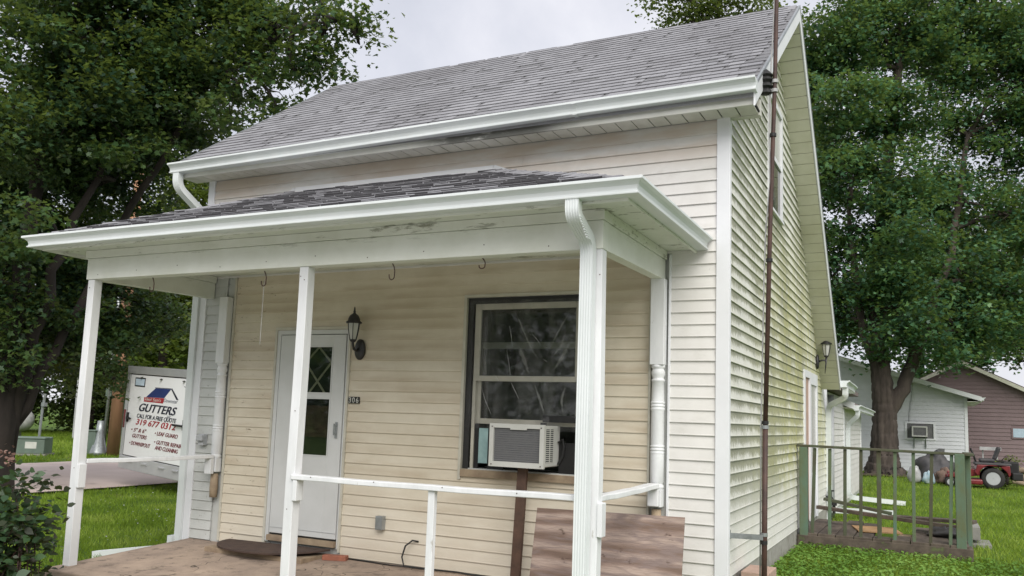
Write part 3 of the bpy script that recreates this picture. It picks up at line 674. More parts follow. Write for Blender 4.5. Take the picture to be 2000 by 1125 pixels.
# porch roof: hip
HL, HR, HZ = -4.60, -2.20, 3.83
e0, e1, ey, ez = PFX0-.03, PFX1+.03, PFY-.03, 3.062
bm = MB(); bm.v = [(e0, ey, ez), (e1, ey, ez), (HR, -.024, HZ), (HL, -.024, HZ), (e0, -.024, ez), (e1, -.024, ez)]
bm.f = [(0, 1, 2, 3), (4, 0, 3), (1, 5, 2), (0, 4, 5, 1), (4, 3, 2, 5)]
pr_ = bm.obj('roof', 'shingle_base', porch)
sh = MB(); shd = MB(); ru = -.024-ey; sl_ = (HZ-ez)/ru; ap = math.atan(sl_); L = math.hypot(ru, HZ-ez)
Mp = Matrix.Translation((0, ey, ez))@Matrix.Rotation(ap, 4, 'X'); ncp = int(L/.135)
for i in range(ncp+1):
    t0 = i*.135/L; xl = e0+(HL-e0)*t0+.02; xr = e1+(HR-e1)*t0-.02; x = xl
    while x < xr-.05:
        wd = min(random.choice((.12, .17, .22, .30)), xr-x)
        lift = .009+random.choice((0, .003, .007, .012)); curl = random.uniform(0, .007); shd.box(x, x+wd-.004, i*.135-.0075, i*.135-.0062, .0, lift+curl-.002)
        sh.quadstrip([[(x_, i*.135-.006, .002), (x_, i*.135-.006, lift+curl), (x_, i*.135+.15, .004), (x_, i*.135+.15, .001)] for x_ in (x, x+wd-.004)])
        x += wd+random.choice((0, 0, .006, .012))
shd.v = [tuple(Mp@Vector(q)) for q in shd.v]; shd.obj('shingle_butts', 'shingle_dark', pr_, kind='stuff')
sh.v = [tuple(Mp@Vector(q)) for q in sh.v]
sh.obj('shingles', 'shingle', pr_, kind='stuff')
def hipcaps(a, b_):
    a = Vector(a); b_ = Vector(b_); n = 22; dirv = (b_-a).normalized(); sidev = dirv.cross(Vector((0, 0, 1))).normalized()
    for i in range(n):
        p0 = a.lerp(b_, i/n); p1 = a.lerp(b_, (i+1.15)/n) if i < n-1 else b_; up = random.uniform(.0, .014)
        q = MB(); q.quadstrip([[p_+sidev*.11+Vector((0, 0, -.035+.008)), p_+Vector((0, 0, .012+u_)), p_-sidev*.11+Vector((0, 0, -.035+.008)), p_+Vector((0, 0, -.002))] for p_, u_ in ((p0, up), (p1, 0))])
        q.obj('hip_cap', 'shingle', pr_)
hipcaps((e0, ey, ez), (HL, -.05, HZ)); hipcaps((e1, ey, ez), (HR, -.05, HZ))
bm = MB(); bm.quadstrip([[(x, -.026, HZ-.03), (x, -.026, HZ+.055), (x, -.034, HZ+.055), (x, -.045, HZ+.012), (x, -.13, HZ-.03)] for x in (HL, HR)]); bm.obj('flashing', 'white_trim', pr_)
for hx, ex in ((HR, e1), (HL, e0)):
    tt = .17
    p0 = Vector((hx, -.03, HZ+.02)); p1 = Vector((hx+(ex-hx)*tt*1.4, -.03, HZ+(ez-HZ)*tt*1.4+.02)); bm = MB(); bm.beam(p0, p1, .02, .075); bm.obj('flashing', 'white_trim', pr_)
# rails
def rail(a, b_, w_=.09, h_=.04, name='rail'):
    q = MB(); a = Vector(a); b_ = Vector(b_); n = 8; t_ = (b_-a).normalized(); nn_ = t_.cross(Vector((0, 0, 1))).normalized(); rings = []
    for i in range(n+1):
        p_ = a.lerp(b_, i/n)+Vector((0, 0, -.006*math.sin(math.pi*i/n)+.002*math.sin(i*2.1)))
        rings.append([p_+nn_*i2*w_/2+Vector((0, 0, j2*h_/2)) for i2, j2 in ((-1, -1), (1, -1), (1, 1), (-1, 1))])
    q.quadstrip(rings); return q.obj(name, 'post_paint', porch, bevel=.006)
rail((XB+PS-.025, -PD+.022, .975), (XC+.01, -PD+.022, .985))
rail((-.555, -PD+.06, .985), (-.555, -.125, .995)); rail((XA+.05, -PD+.10, .96), (-5.44, -.115, .985))
def block(x0, x1, y0, y1, z0, z1):
    q = MB(); q.box(x0, x1, y0, y1, z0, z1); q.obj('rail_block', 'post_paint', porch, bevel=.004)
block(XB+PS-.005, XB+PS+.036, -PD-.018, -PD+.068, .79, .952); block(XC-.045, XC-.001, -PD-.016, -PD+.066, .74, .958); block(XC+PS+.001, XC+PS+.036, -PD-.01, -PD+.07, .74, .962)
block(-.60, -.515, -.16, -.113, .83, .972); block(-5.49, -5.40, -.16, -.113, .80, .962); block(XA+PS-.004, XA+PS+.03, -PD+.0, -PD+.08, .72, .938)
bm = MB(); bm.box(-1.832, -1.777, -PD-.0, -PD+.045, fz(-PD), .953); bm.obj('baluster', 'post_paint', porch, bevel=.004)
# porch downspout with elbow
dsx = -.605
pth = bend([(dsx, PFY-.055, 2.95), (dsx, PFY-.055, 2.845), (dsx, -1.600, 2.72), (dsx, -1.600, .02)], .085, 12)
ds = downspout(pth, (-1, 0, 0), .094, .070, parent=porch)
bm = MB()
for k in range(9):
    z = 2.83-.014*k; yy = PFY-.045+.017*k; bm.box(dsx+.042, dsx+.051, yy-.02, yy+.035, z, z+.008)
bm.obj('elbow_crimp', 'gutter_white', ds)
nm = MB(); nm.lathe([(0, -.002), (.0045, -.002), (.0045, .001), (0, .003)], (0, 0, 0), 8); nmesh = nm.mesh('nail'); nmesh.materials.append(MT['rust_pipe'])
for x, y, z in [(XB+.02, -PD-.003, 2.60), (XB+.06, -PD-.003, 2.57), (XA+.03, -PD-.003, 2.60), (XA+.05, -PD-.003, .9), (XB+.03, -PD-.003, .72), (XB+.05, -PD-.003, 1.5), (XC+.07, -PD-.003, 2.5)]+[(-5.6+k*.52, -PD-.0125, 2.72+.02*(k % 3)) for k in range(10)]+[(-2.9+.6*k, -PD-.024, .985) for k in range(4)]:
    o = ob('nail', nmesh, None, porch); o.location = (x, y, z); o.rotation_euler = (R(90), 0, 0)
# hooks under the beam
for hx, hy in ((-4.95, -1.47), (-3.60, -1.47), (-2.285, -1.47), (-1.48, -1.47)):
    sc = 1 if hx < -2 else .6
    pth = [(hx-.02, hy, ZB+.0), (hx-.005, hy, ZB-.025*sc), (hx+.004, hy, ZB-.06*sc), (hx+.002, hy, ZB-.10*sc)]+[(hx-.022+.024*math.cos(a), hy, ZB-.105*sc-.024*sc*math.sin(a)) for a in (.3, .9, 1.57, 2.2, 2.9)]+[(hx-.048, hy, ZB-.085*sc)]
    bm = MB(); bm.tube(pth, .0048, 6); bm.obj('hook', 'rust_pipe', porch, smooth=True)
bm = MB(); bm.tube([(-3.62, -1.465, 2.60), (-3.621, -1.465, 2.05)], .0022, 5); bm.obj('string', 'bag_white', porch)

# ------------------------------------------------------------------ things on the porch
t_ = thing('window_air_conditioner', 'grey box air conditioner poking out of the plastic-covered front window', 'air conditioner', (-1.73, -.3, 1.08))
bm = MB(); bm.box(-.255, .255, .02, .36, .012, .365); bm.obj('casing', 'ac_case', t_, bevel=.012)
bm = MB(); bm.box(-.262, -.222, -.012, .02, .0, .372).box(.222, .262, -.012, .02, .0, .372).box(-.222, .222, -.012, .02, .335, .372).box(-.222, .222, -.012, .02, .0, .045).box(-.06, .10, -.013, -.012, .322, .336); bm.obj('face_frame', 'ac_case', t_, bevel=.006)
bm = MB(); bm.box(-.222, .222, .012, .018, .045, .335); cg = bm.obj('coil', 'ac_coil', t_)
bm = MB()
for i in range(15): bm.box(-.221, .221, .006, .0118, .055+i*.0188, .062+i*.0188)
bm.obj('fins', 'ac_fin', cg)
bm = MB(); bm.box(.2555, .2575, .05, .20, .05, .335); lv = bm.obj('side_vent', 'dark_gap', t_)
bm = MB()
for i in range(17): bm.box(.257, .261, .05, .20, .052+i*.0168, .059+i*.0168)
bm.box(.257, .262, .118, .128, .05, .335); bm.obj('louvres', 'ac_case', lv)
bm = MB()
for sx, sz in ((-.235, .345), (.235, .345), (-.235, .02), (.235, .02)): bm.lathe([(0, -.004), (.006, -.004), (.006, .004), (0, .004)], (sx, -.014, sz), 8)
bm.obj('screws', 'rust_pipe', t_)
bm = MB(); bm.tube([(.264, .30, .22), (.30, .31, .25), (.315, .31, .18), (.30, .31, .10), (.268, .30, .03)], .012, 6); bm.obj('torn_seal', 'wire_black', t_)
bm = MB(); bm.beam((-1.755, -.19, .075), (-1.722, -.17, 1.08), .088, .04, (0, 1, 0)); bm.obj('prop_board', 'prop_brown', bevel=.003, label='dark brown upright board propping up the front window air conditioner', category='board')
q = MB(); M_ = Matrix.Translation((-1.44, -.62, .03))@Matrix.Rotation(R(-14), 4, 'X'); M_ = M_@Matrix.Rotation(R(-1.0), 4, 'Y')
q.box(0, 1.235, -.008, .008, 0, .765, M_); q.obj('plywood_sheet', 'plywood', bevel=.002, label='weathered brown plywood sheet leaning by the right porch corner', category='plywood')
# mat on boards
bm = MB(); bm.box(-5.12, -3.88, -.44, -.05, .062, .11); bm.obj('step_board', 'old_board', bevel=.004, label='thin pale board lying under the door mat', category='board')
q = MB(); n = 40; ring = [(-4.50+.66*math.cos(math.pi+math.pi*i/n), -.055+.52*math.sin(math.pi+math.pi*i/n)) for i in range(n+1)]
q.quadstrip([[(x, y, .114+.012+.05*max(0, (x+4.2))+(.0 if k == 0 else .014)) for x, y in ring] for k in (0, 1)]); q.obj('door_mat', 'mat_brown', label='dark brown half-round mat in front of the white storm door', category='mat')
for i, (x, y, rz, lb) in enumerate(((-3.72, -.13, .3, 'broken red brick piece by the door beside the mat'),)):
    q = MB(); M_ = Matrix.Translation((x, y, .075))@Matrix.Rotation(rz, 4, 'Z'); q.box(-.12, .12, -.045, .045, 0, .05, M_); q.obj('brick', 'brick_red', bevel=.006, label=lb, category='brick')
q = MB(); q.tube([(-2.85, -.02, .32), (-2.90, -.05, .33), (-2.95, -.09, .28), (-2.97, -.11, .18), (-2.93, -.13, .10), (-2.80, -.10, .095), (-2.4, -.07, .098), (-2.1, -.09, .092)], .008, 6).tube([(-2.93, -.13, .10), (-3.1, -.10, .09), (-3.4, -.07, .09), (-3.7, -.05, .09)], .006, 6)
q.obj('power_cable', 'wire_black', smooth=True, label='black cable looping out of the porch wall to the floor', category='cable')
# house number
t_ = thing('house_number', 'small black plaque with white house number beside the door', 'sign', (-3.745, -.028, 1.592))
for k, dch in enumerate('306'):
    q = MB(); q.box(k*.045, k*.045+.042, -.006, .012, 0, .066); pl = q.obj('number_plate', 'digit_plate', t_, bevel=.002)
    text(dch, .075, 'digit_white', pl, (k*.045+.006, -.0075, .008), (R(90), 0, 0), width=.030, name='digit', ext=.001)
# lanterns
def lantern(label, loc, rz, style=0):
    t_ = thing('wall_lantern', label, 'lantern', loc, (0, 0, rz), 'wall lanterns')
    q = MB(); q.quadstrip([[(r*.062*math.cos(2*math.pi*k/24), y, r*.105*math.sin(2*math.pi*k/24)-.0) for k in range(24)] for r, y in ((1, -.002), (1, -.02), (.8, -.032), (.2, -.040))]); q.obj('back_plate', 'black_metal', t_, smooth=True)
    cy = -.135
    if style == 0: q = MB(); q.tube([(0, -.03, .02), (0, -.07, -.02), (0, -.115, -.005), (0, cy, .05), (0, cy, .085)], .012, 8)
    else: q = MB(); q.tube([(0, -.03, .0), (0, -.07, .02), (0, cy, .02)], .013, 8).tube([(0, cy, .06), (0, cy+.01, -.06), (0, cy+.02, -.17)], .015, 8, .004)
    q.obj('arm', 'black_metal', t_, smooth=True)
    zb = .085
    q = MB(); q.lathe([(.012, zb-.025), (.030, zb-.012), (.034, zb), (.012, zb+.006)], (0, cy, 0), 12); q.obj('base_cup', 'black_metal', t_, smooth=True)
    q = MB(); q.lathe([(.030, zb+.006), (.042, zb+.05), (.053, zb+.11), (.057, zb+.165), (.055, zb+.175)], (0, cy, 0), 6); q.obj('glass_shade', 'glass_frost', t_)
    for k in range(6):
        a = 2*math.pi*k/6; q = MB(); q.tube([((r+.003)*math.cos(a), cy+(r+.003)*math.sin(a), zb+z) for r, z in ((.030, .0), (.042, .05), (.053, .11), (.058, .165), (.057, .18))], .0042, 5); q.obj('cage_rib', 'black_metal', t_)
    q = MB(); q.lathe([(.078, zb+.165), (.080, zb+.178), (.062, zb+.190), (.058, zb+.215), (.042, zb+.245), (.018, zb+.262), (.010, zb+.272), (.014, zb+.282), (.010, zb+.292), (.007, zb+.32), (.001, zb+.335)], (0, cy, 0), 16); q.obj('cap', 'black_metal', t_, smooth=True)
    return t_
lantern('black coach lantern on the porch wall right of the white storm door', (-3.635, -.022, 2.13), 0)
lantern('black lantern on the mildewed side wall above the green deck', (.022, 5.95, 2.46), R(90), 1)

# ------------------------------------------------------------------ mast pole at the corner
t_ = thing('mast_pole', 'tall rusty brown pole standing off the house corner', 'pole', (.285, .05, 0))
q = MB(); q.tube([(0, 0, -.1), (.012, 0, 1.5)], .022, 12); q.tube([(.012, 0, 1.5), (.05, 0, 3.1), (.09, 0, 4.35), (.125, 0, 5.9), (.15, 0, 7.2)], .0195, 12, .015); q.obj('shaft', 'rust_pipe', t_, smooth=True)
q = MB(); q.beam((-.270, -.02, .632), (.0, -.03, .640), .006, .042, (0, 0, 1)).box(-.27, -.262, -.06, .03, .60, .67); q.obj('stand_off_bracket', 'galv', t_)
for z, dx, mt in ((.60, .003, 'wire_black'), (.66, .004, 'galv'), (1.50, .012, 'galv'), (1.535, .012, 'wire_black'), (2.85, .044, 'wire_black'), (4.28, .088, 'bag_white'), (4.36, .09, 'bag_white'), (3.9, .075, 'wire_black')):
    q = MB(); q.lathe([(.016, -.014), (.027, -.014), (.027, .014), (.016, .014)], (dx, 0, z), 12); q.obj('clamp', mt, t_)
q = MB(); q.tube([(-.028, 0, .3), (-.022, .01, 1.5), (.0, .012, 2.7), (.012, .02, 3.1), (.052, -.01, 3.5), (.045, 0, 3.9), (.055, 0, 4.4), (.085, .0, 5.0), (.09, 0, 5.9), (.12, 0, 7.2)], .006, 6); q.obj('cable', 'bag_white', t_, smooth=True)
q = MB(); q.lathe([(.02, -.11), (.05, -.10), (.035, -.06), (.06, -.045), (.04, -.01), (.062, .01), (.042, .04), (.06, .055), (.03, .09), (.01, .11)], (.02, -.01, 4.36), 10); q.tube([(.02, -.01, 4.42), (.09, 0, 4.36)], .012, 6); q.obj('insulator', 'wire_black', t_)
# paver blocks at the side wall
t_ = thing('paver_stack', 'tan paver blocks stacked at the foot of the side wall behind the pole', 'paver', (.17, .50, .05))
for k in range(3):
    q = MB(); q.box(-.11, .11, -.20, .20, k*.092, k*.092+.086); q.obj('paver', 'paver_tan', t_, bevel=.006)

# ------------------------------------------------------------------ side deck
t_ = deck = thing('deck', 'low side deck of old planks with faded green railing', 'deck', (0, 0, 0))
DY, DY1, DZ = 3.95, 5.75, .245
DXA, DXB = .05, 1.86
q = MB(); q.box(DXA-.03, DXB+.02, DY-.06, DY-.02, .06, .235); q.obj('skirt_board', 'deck_wood', deck, bevel=.006)
q = MB(); q.box(DXB-.02, DXB+.02, DY-.02, DY1, .06, .235); q.obj('skirt_board', 'deck_wood', deck, bevel=.006)
x = DXA
pk = 0
while x < DXB-.05:
    w_ = .200
    if pk in (4, 5): y1 = 4.25+.2*(pk-4)
    else: y1 = DY1
    q = MB(); M_ = Matrix.Translation((x, DY-.05, DZ))@Matrix.Rotation(R(random.uniform(-.5, .5)), 4, 'X')
    q.box(.004, w_-.006, 0, y1-DY, -.02, .018, M_); q.obj('plank', 'deck_wood', deck, bevel=.004); x += w_; pk += 1
for px_ in (1570, 1876, ):
    xx = (px_-1562)/183+.05; q = MB(); wd = .095 if px_ < 1600 else .10
    q.box(xx-wd/2, xx+wd/2, DY-.055, DY+.04, .12, 1.275); q.obj('railing_post', 'deck_green', deck, bevel=.006)
q = MB(); q.box(DXB-.045, DXB+.045, DY+.75, DY+.84, .12, 1.26); q.obj('railing_post', 'deck_green', deck, bevel=.006)
q = MB(); q.beam((DXA-.03, DY-.01, 1.292), (DXB+.05, DY-.01, 1.268), .085, .030); q.obj('top_rail', 'deck_rail', deck, bevel=.005)
q = MB(); q.beam((DXB+.005, DY+.04, 1.268), (DXB+.005, DY+.86, 1.262), .09, .036); q.obj('top_rail', 'deck_rail', deck, bevel=.005)
for px_ in (1593.5, 1624.6, 1655.7, 1688, 1723, 1755, 1790, 1825, 1862):
    xx = (px_-1562)/183+.05; lean = random.uniform(-.02, .02)-.02; wd = .036 if px_ != 1723 else .048
    q = MB(); q.beam((xx+lean, DY-.005, .16), (xx, DY-.005, 1.268), .042, wd, (1, 0, 0)); q.obj('baluster', 'deck_green' if px_ in (1624.6, 1755, 1790, 1862) else 'deck_rail', deck, bevel=.003)
for yy in (4.2, 4.45):
    q = MB(); q.box(DXB-.025, DXB+.02, yy, yy+.04, .2, 1.25); q.obj('baluster', 'deck_green', deck, bevel=.003)
# loose boards on the deck
def plank(a, b_, w_, h_, mat, label, cat='board', name='loose_board'):
    q = MB(); q.beam(a, b_, w_, h_); q.obj(name, mat, bevel=.004, label=label, category=cat)
plank((.10, 5.25, .46), (1.75, 4.85, .37), .10, .045, 'deck_wood', 'long dark board slanting behind the green balusters')
plank((.15, 5.55, .55), (1.0, 5.5, .42), .09, .04, 'deck_rail', 'short mossy board behind the deck nearest the house wall')
plank((1.0, 5.3, .40), (1.95, 5.05, .43), .20, .04, 'deck_wood', 'wide dark plank resting on the far right of the deck')
q = MB(); M_ = Matrix.Translation((.88, 4.75, .27))@Matrix.Rotation(R(12), 4, 'Z'); q.box(-.28, .22, -.30, .30, 0, .015, M_); q.obj('plywood_scrap', 'orange_ply', label='orange-brown plywood scrap lying on the deck planks', category='plywood')
q = MB(); M_ = Matrix.Translation((1.30, 4.80, .19))@Matrix.Rotation(R(-8), 4, 'Z'); q.box(-.22, .26, -.35, .30, 0, .02, M_); q.obj('plywood_scrap', 'old_board', label='pale broken panel in the gap of the deck floor', category='plywood')
q = MB(); q.box(1.88, 2.02, 5.5, 6.1, .17, .33).box(1.90, 2.14, 5.4, 6.0, .07, .13); q.obj('wooden_step', 'old_grey', bevel=.005, label='grey wooden step beyond the right end of the deck', category='step')
def blob(name, c, r, mat, label, cat, seed, amp=.2, flat=True, group=None, n=18, m_=12):
    rg = np.random.RandomState(seed); ph = rg.rand(8)*6; q = MB(); rings = []
    for i in range(m_+1):
        th_ = math.pi*i/m_; ring = []
        for k in range(n):
            a = 2*math.pi*k/n; f_ = 1+amp*(math.sin(3*a+ph[0]+2*th_)*.5+math.sin(5*a-ph[1]+3*th_)*.35+math.sin(2*a+ph[2]-5*th_)*.4+.35*math.sin(9*a+ph[3]+6*th_)*.5)
            s_ = max(.02, math.sin(th_)); zz = -math.cos(th_)*r[2]*f_
            ring.append((c[0]+r[0]*s_*math.cos(a)*f_, c[1]+r[1]*s_*math.sin(a)*f_, max(c[2]+zz, gz(c[0], c[1])+.005) if flat else c[2]+zz))
        rings.append(ring)
    q.quadstrip(rings); kw = dict(label=label, category=cat)
    if group: kw['group'] = group
    return q.obj(name, mat, smooth=True, **kw)
blob('black_sack', (1.62, 4.72, .30), (.17, .20, .07), 'tarp_black', 'crumpled black sack on the right end of the deck', 'bag', 5, .35, False)

# ------------------------------------------------------------------ rear addition
t_ = add = thing('rear_addition', 'low white clapboard addition with its own gutter behind the house', 'building', (0, 0, 0))
q = MB(); q.box(-4, -.004, YB+.02, 10.28, .0, 2.1).box(-4, -.006, 10.29, 14.6, 0, 1.98); aw = q.obj('wall', 'siding_grey', add)
AB = {}
for k in range(19):
    z = .18+k*E_
    for s, e, kd in ((YB+.06, 10.2, 'white'), (10.34, 14.5, 'white')):
        if z+E_ > 2.06: continue
        o = ob('siding_board', BM[kd], None, aw); o.location = (0, s, z); o.rotation_euler = (0, 0, R(90)); o.scale = (e-s, 1, 1)
q = MB(); q.box(-.06, .030, 10.20, 10.32, .05, 2.1); q.obj('corner_board', 'white_trim', add)
q = MB(); q.box(-.06, .030, 14.5, 14.6, .05, 1.9); q.obj('corner_board', 'white_trim', add)
q = MB(); q.prism([(-4.2, 10.15, 3.6), (.20, 10.15, 2.0), (.20, 10.15, 1.93), (-4.2, 10.15, 3.53)], (0, 4.6, 0)); rf_ = q.obj('roof', 'roof_far', add)
q = MB(); q.prism([(-4.2, 10.12, 3.61), (.22, 10.12, 2.0), (.22, 10.12, 1.88), (-4.2, 10.12, 3.48)], (0, .028, 0)); q.obj('rake_board', 'white_trim', add)
q = MB(); q.prism([(-4, YB+.02, 2.1), (.28, YB-.02, 2.12), (.28, YB-.02, 2.19), (-4, YB+.02, 3.0)], (0, 2.98, 0)); q.obj('roof', 'roof_far', add)
q = MB(); q.box(.0, .20, 10.16, 14.7, 1.90, 1.925); q.obj('soffit', 'soffit_cream', add)
gutter((.205, 10.13, 1.86), (.205, 14.75, 1.84), (1, 0, 0), parent=add)
downspout(bend([(.265, 10.25, 1.87), (.265, 10.25, 1.76), (.075, 10.45, 1.60), (.075, 10.45, .24), (1.03, 11.1, .14)], .12), (0, 1, 0), .10, .08, parent=add)

# ------------------------------------------------------------------ shed and maroon building
t_ = shed = thing('shed', 'white clapboard shed with a window air conditioner behind the big tree', 'shed', (0, 0, 0))
SY = 27.0
def sroof(x): return 2.77+(3.08-x)*.309
q = MB(); q.prism([(-1.6, SY, 0), (2.64, SY, 0), (2.64, SY, 2.75), (-1.6, SY, sroof(-1.6)-.14)], (0, 5, 0)); sw_ = q.obj('wall', 'shed_white', shed)
BM['shed'] = boardmesh('siding_board'); BM['shed'].materials.append(MT['shed_white'])
z = .12
while z < 4.1:
    xr = 2.58 if z < 2.65 else 3.08-(z+.13-2.77)/.309
    for a, c_ in ([(-1.6, xr)] if not (z+.13 > 1.3 and z < 1.83) else [(-1.6, .69), (1.62, xr)]):
        if c_-a > .05:
            o = ob('siding_board', BM['shed'], None, sw_); o.location = (a, SY, z); o.scale = (c_-a, 1.3, 1.35)
    z += E_*1.35
q = MB(); q.box(2.57, 2.67, SY-.035, SY+.02, .08, 2.76); q.obj('corner_board', 'white_trim', shed)
q = MB(); q.prism([(3.10, SY-.42, sroof(3.10)+.03), (-1.7, SY-.42, sroof(-1.7)+.03), (-1.7, SY-.42, sroof(-1.7)-.05), (3.10, SY-.42, sroof(3.10)-.05)], (0, 5.8, 0)); q.obj('roof', 'roof_far', shed)
q = MB(); q.prism([(3.10, SY-.45, sroof(3.10)+.02), (-1.7, SY-.45, sroof(-1.7)+.02), (-1.7, SY-.45, sroof(-1.7)-.14), (3.10, SY-.45, sroof(3.10)-.14)], (0, .029, 0)); q.obj('rake_board', 'white_trim', shed)
q = MB(); q.box(2.66, 3.08, SY-.40, SY+5, 2.60, 2.62); q.obj('soffit', 'soffit_grey', shed)
gutter((3.085, SY-.42, 2.66), (3.085, SY+5, 2.66), (1, 0, 0), parent=shed)
q = MB(); q.box(.66, .73, SY-.045, SY, 1.28, 1.87).box(1.58, 1.65, SY-.045, SY, 1.28, 1.87).box(.73, 1.58, SY-.045, SY, 1.80, 1.87).box(.66, 1.65, SY-.05, SY, 1.22, 1.28)
wn = q.obj('window', 'white_trim', shed)
q = MB(); q.box(.73, 1.58, SY-.012, SY-.002, 1.28, 1.80); q.obj('pane', 'ac_coil', wn)
q = MB(); q.tube([(.92, SY-.03, 3.25), (.89, SY-.04, 2.7), (.82, SY-.04, 2.2), (.80, SY-.04, 1.85)], .012, 5); q.obj('cable', 'pipe_grey', shed)
q = MB(); q.box(1.72, 1.92, SY-.05, SY, .82, .95); q.obj('vent', 'ac_coil', shed)
t_ = thing('window_air_conditioner', 'small boxy air conditioner on bracket legs in the shed window', 'air conditioner', (1.14, SY-.4, 1.34))
q = MB(); q.box(-.25, .25, .02, .42, 0, .37); q.obj('casing', 'ac_case', t_, bevel=.01)
q = MB(); q.box(-.25, -.205, -.01, .02, 0, .37).box(.205, .25, -.01, .02, 0, .37).box(-.205, .205, -.01, .02, .32, .37).box(-.205, .205, -.01, .02, 0, .04); q.obj('face_frame', 'ac_case', t_)
q = MB(); q.box(-.205, .205, .01, .016, .04, .32); q.obj('coil', 'ac_coil', t_)
for sx in (-.19, .19):
    q = MB(); q.beam((sx, .05, -.01), (sx, .36, -.36), .03, .03).box(sx-.015, sx+.015, .34, .37, -.42, -.01); q.obj('bracket_leg', 'galv', t_)

t_ = mar = thing('maroon_building', 'maroon sided gable building at the far right behind the shed', 'building', (0, 0, 0))
MY = 34.0; pk_x, pk_z, ms = 2.72, 4.52, .50
q = MB(); q.prism([(-.2, MY, 0), (6.9, MY, 0), (6.9, MY, pk_z-ms*(6.9-pk_x)), (pk_x, MY, pk_z-.04), (-.2, MY, pk_z-ms*(pk_x+.2))], (0, 7, 0)); mw = q.obj('wall', 'maroon', mar)
BM['mar'] = boardmesh('siding_board'); BM['mar'].materials.append(MT['maroon'])
z = .15
while z < pk_z-.12:
    hw_ = (pk_z-.06-z-.1)/ms; a, c_ = max(-.2, pk_x-hw_), min(6.9, pk_x+hw_)
    for s, e in ([(a, c_)] if not (z+.14 > 1.36 and z < 1.80) else [(a, 4.5), (5.6, c_)]):
        if e-s > .05: o = ob('siding_board', BM['mar'], None, mw); o.location = (s, MY, z); o.scale = (e-s, 1.7, 1.6)
    z += E_*1.6
for sg in (-1, 1):
    xe = pk_x+sg*4.4
    q = MB(); q.prism([(pk_x, MY-.35, pk_z+.06), (xe, MY-.35, pk_z+.06-ms*4.4), (xe, MY-.35, pk_z-.10-ms*4.4), (pk_x, MY-.35, pk_z-.10)], (0, .03, 0)); q.obj('rake_board', 'soffit_cream', mar)
    q = MB(); q.prism([(pk_x, MY-.32, pk_z+.10), (xe, MY-.32, pk_z+.10-ms*4.4), (xe, MY-.32, pk_z-.03-ms*4.4), (pk_x, MY-.32, pk_z-.03)], (0, 7.6, 0)); q.obj('roof', 'roof_far', mar)
q = MB(); q.box(4.5, 5.6, MY-.05, MY-.001, 1.36, 1.82); wn = q.obj('window', 'maroon', mar)
q = MB(); q.box(4.56, 5.54, MY-.058, MY-.051, 1.42, 1.78); q.obj('pane', 'glass_sky', wn)

# ------------------------------------------------------------------ mower and junk
t_ = mow = thing('riding_mower', 'red zero-turn riding mower parked right of the deck', 'mower', (0, 0, 0))
MYY = 19.0; g0 = gz(3, MYY)
def wheel(name, x, y, r, w_, rim):
    z = g0+r
    def ring(rr, yy): return [(x+rr*math.cos(2*math.pi*k/24), yy, z+rr*math.sin(2*math.pi*k/24)) for k in range(24)]
    q = MB(); q.quadstrip([ring(r*.62, y-w_*.45), ring(r*.92, y-w_*.5), ring(r, y-w_*.35), ring(r, y+w_*.35), ring(r*.92, y+w_*.5), ring(r*.62, y+w_*.45)], caps=False); o = q.obj(name, 'tyre', mow, smooth=True)
    q = MB(); q.quadstrip([ring(r*.60, y-w_*.42), ring(r*.52, y-w_*.30), ring(r*.25, y-w_*.28), ring(r*.22, y-w_*.40), ring(.01, y-w_*.42)]); q.quadstrip([ring(r*.61, y-w_*.40), ring(r*.61, y+w_*.40)]); q.obj('rim', rim, o)
wheel('wheel', 2.92, MYY-.35, .275, .24, 'pipe_grey'); wheel('wheel', 2.92, MYY+.45, .275, .24, 'pipe_grey')
wheel('caster_wheel', 1.93, MYY-.30, .13, .1, 'pipe_grey'); wheel('caster_wheel', 1.93, MYY+.40, .13, .1, 'pipe_grey')
q = MB(); q.box(2.05, 2.68, MYY-.5, MYY+.55, g0+.10, g0+.24); q.obj('cutting_deck', 'red_paint', mow, bevel=.04)
q = MB(); q.prism([(x, MYY-.36, g0+z) for x, z in ((1.85, .26), (2.2, .26), (2.62, .34), (2.64, .50), (2.45, .50), (2.2, .40), (1.88, .34))], (0, .8, 0)); q.obj('frame', 'red_paint', mow, bevel=.02)
q = MB(); pts = [(2.92+.36*math.cos(a), g0+.275+.34*math.sin(a)) for a in np.linspace(.15, math.pi-.2, 12)]
q.prism([(x, MYY-.48, z) for x, z in pts]+[(2.50, MYY-.48, g0+.42), (2.56, MYY-.48, g0+.62), (3.30, MYY-.48, g0+.62), (3.32, MYY-.48, g0+.40)], (0, .95, 0)); q.obj('fender', 'red_paint', mow, bevel=.015)
q = MB(); q.box(2.50, 3.34, MYY-.46, MYY+.45, g0+.60, g0+.68); q.obj('fender_top', 'tarp_black', mow, bevel=.03)
q = MB(); q.box(2.62, 2.98, MYY-.22, MYY+.25, g0+.68, g0+.78); q.prism([(2.93, MYY-.22, g0+.76), (3.02, MYY-.22, g0+.76), (3.14, MYY-.22, g0+1.08), (3.05, MYY-.22, g0+1.10)], (0, .47, 0)); q.obj('seat', 'tarp_black', mow, bevel=.04)
q = MB(); q.box(3.16, 3.52, MYY-.25, MYY+.3, g0+.42, g0+.72).box(3.35, 3.60, MYY-.40, MYY+.4, g0+.25, g0+.45); q.obj('engine', 'wire_black', mow, bevel=.03)
for yy in (-.30, .32):
    q = MB(); q.tube([(2.58, MYY+yy, g0+.55), (2.50, MYY+yy, g0+.85), (2.44, MYY+yy, g0+1.0), (2.44, MYY+yy*.3, g0+1.02)], .016, 7); q.obj('lap_bar', 'wire_black', mow, smooth=True)
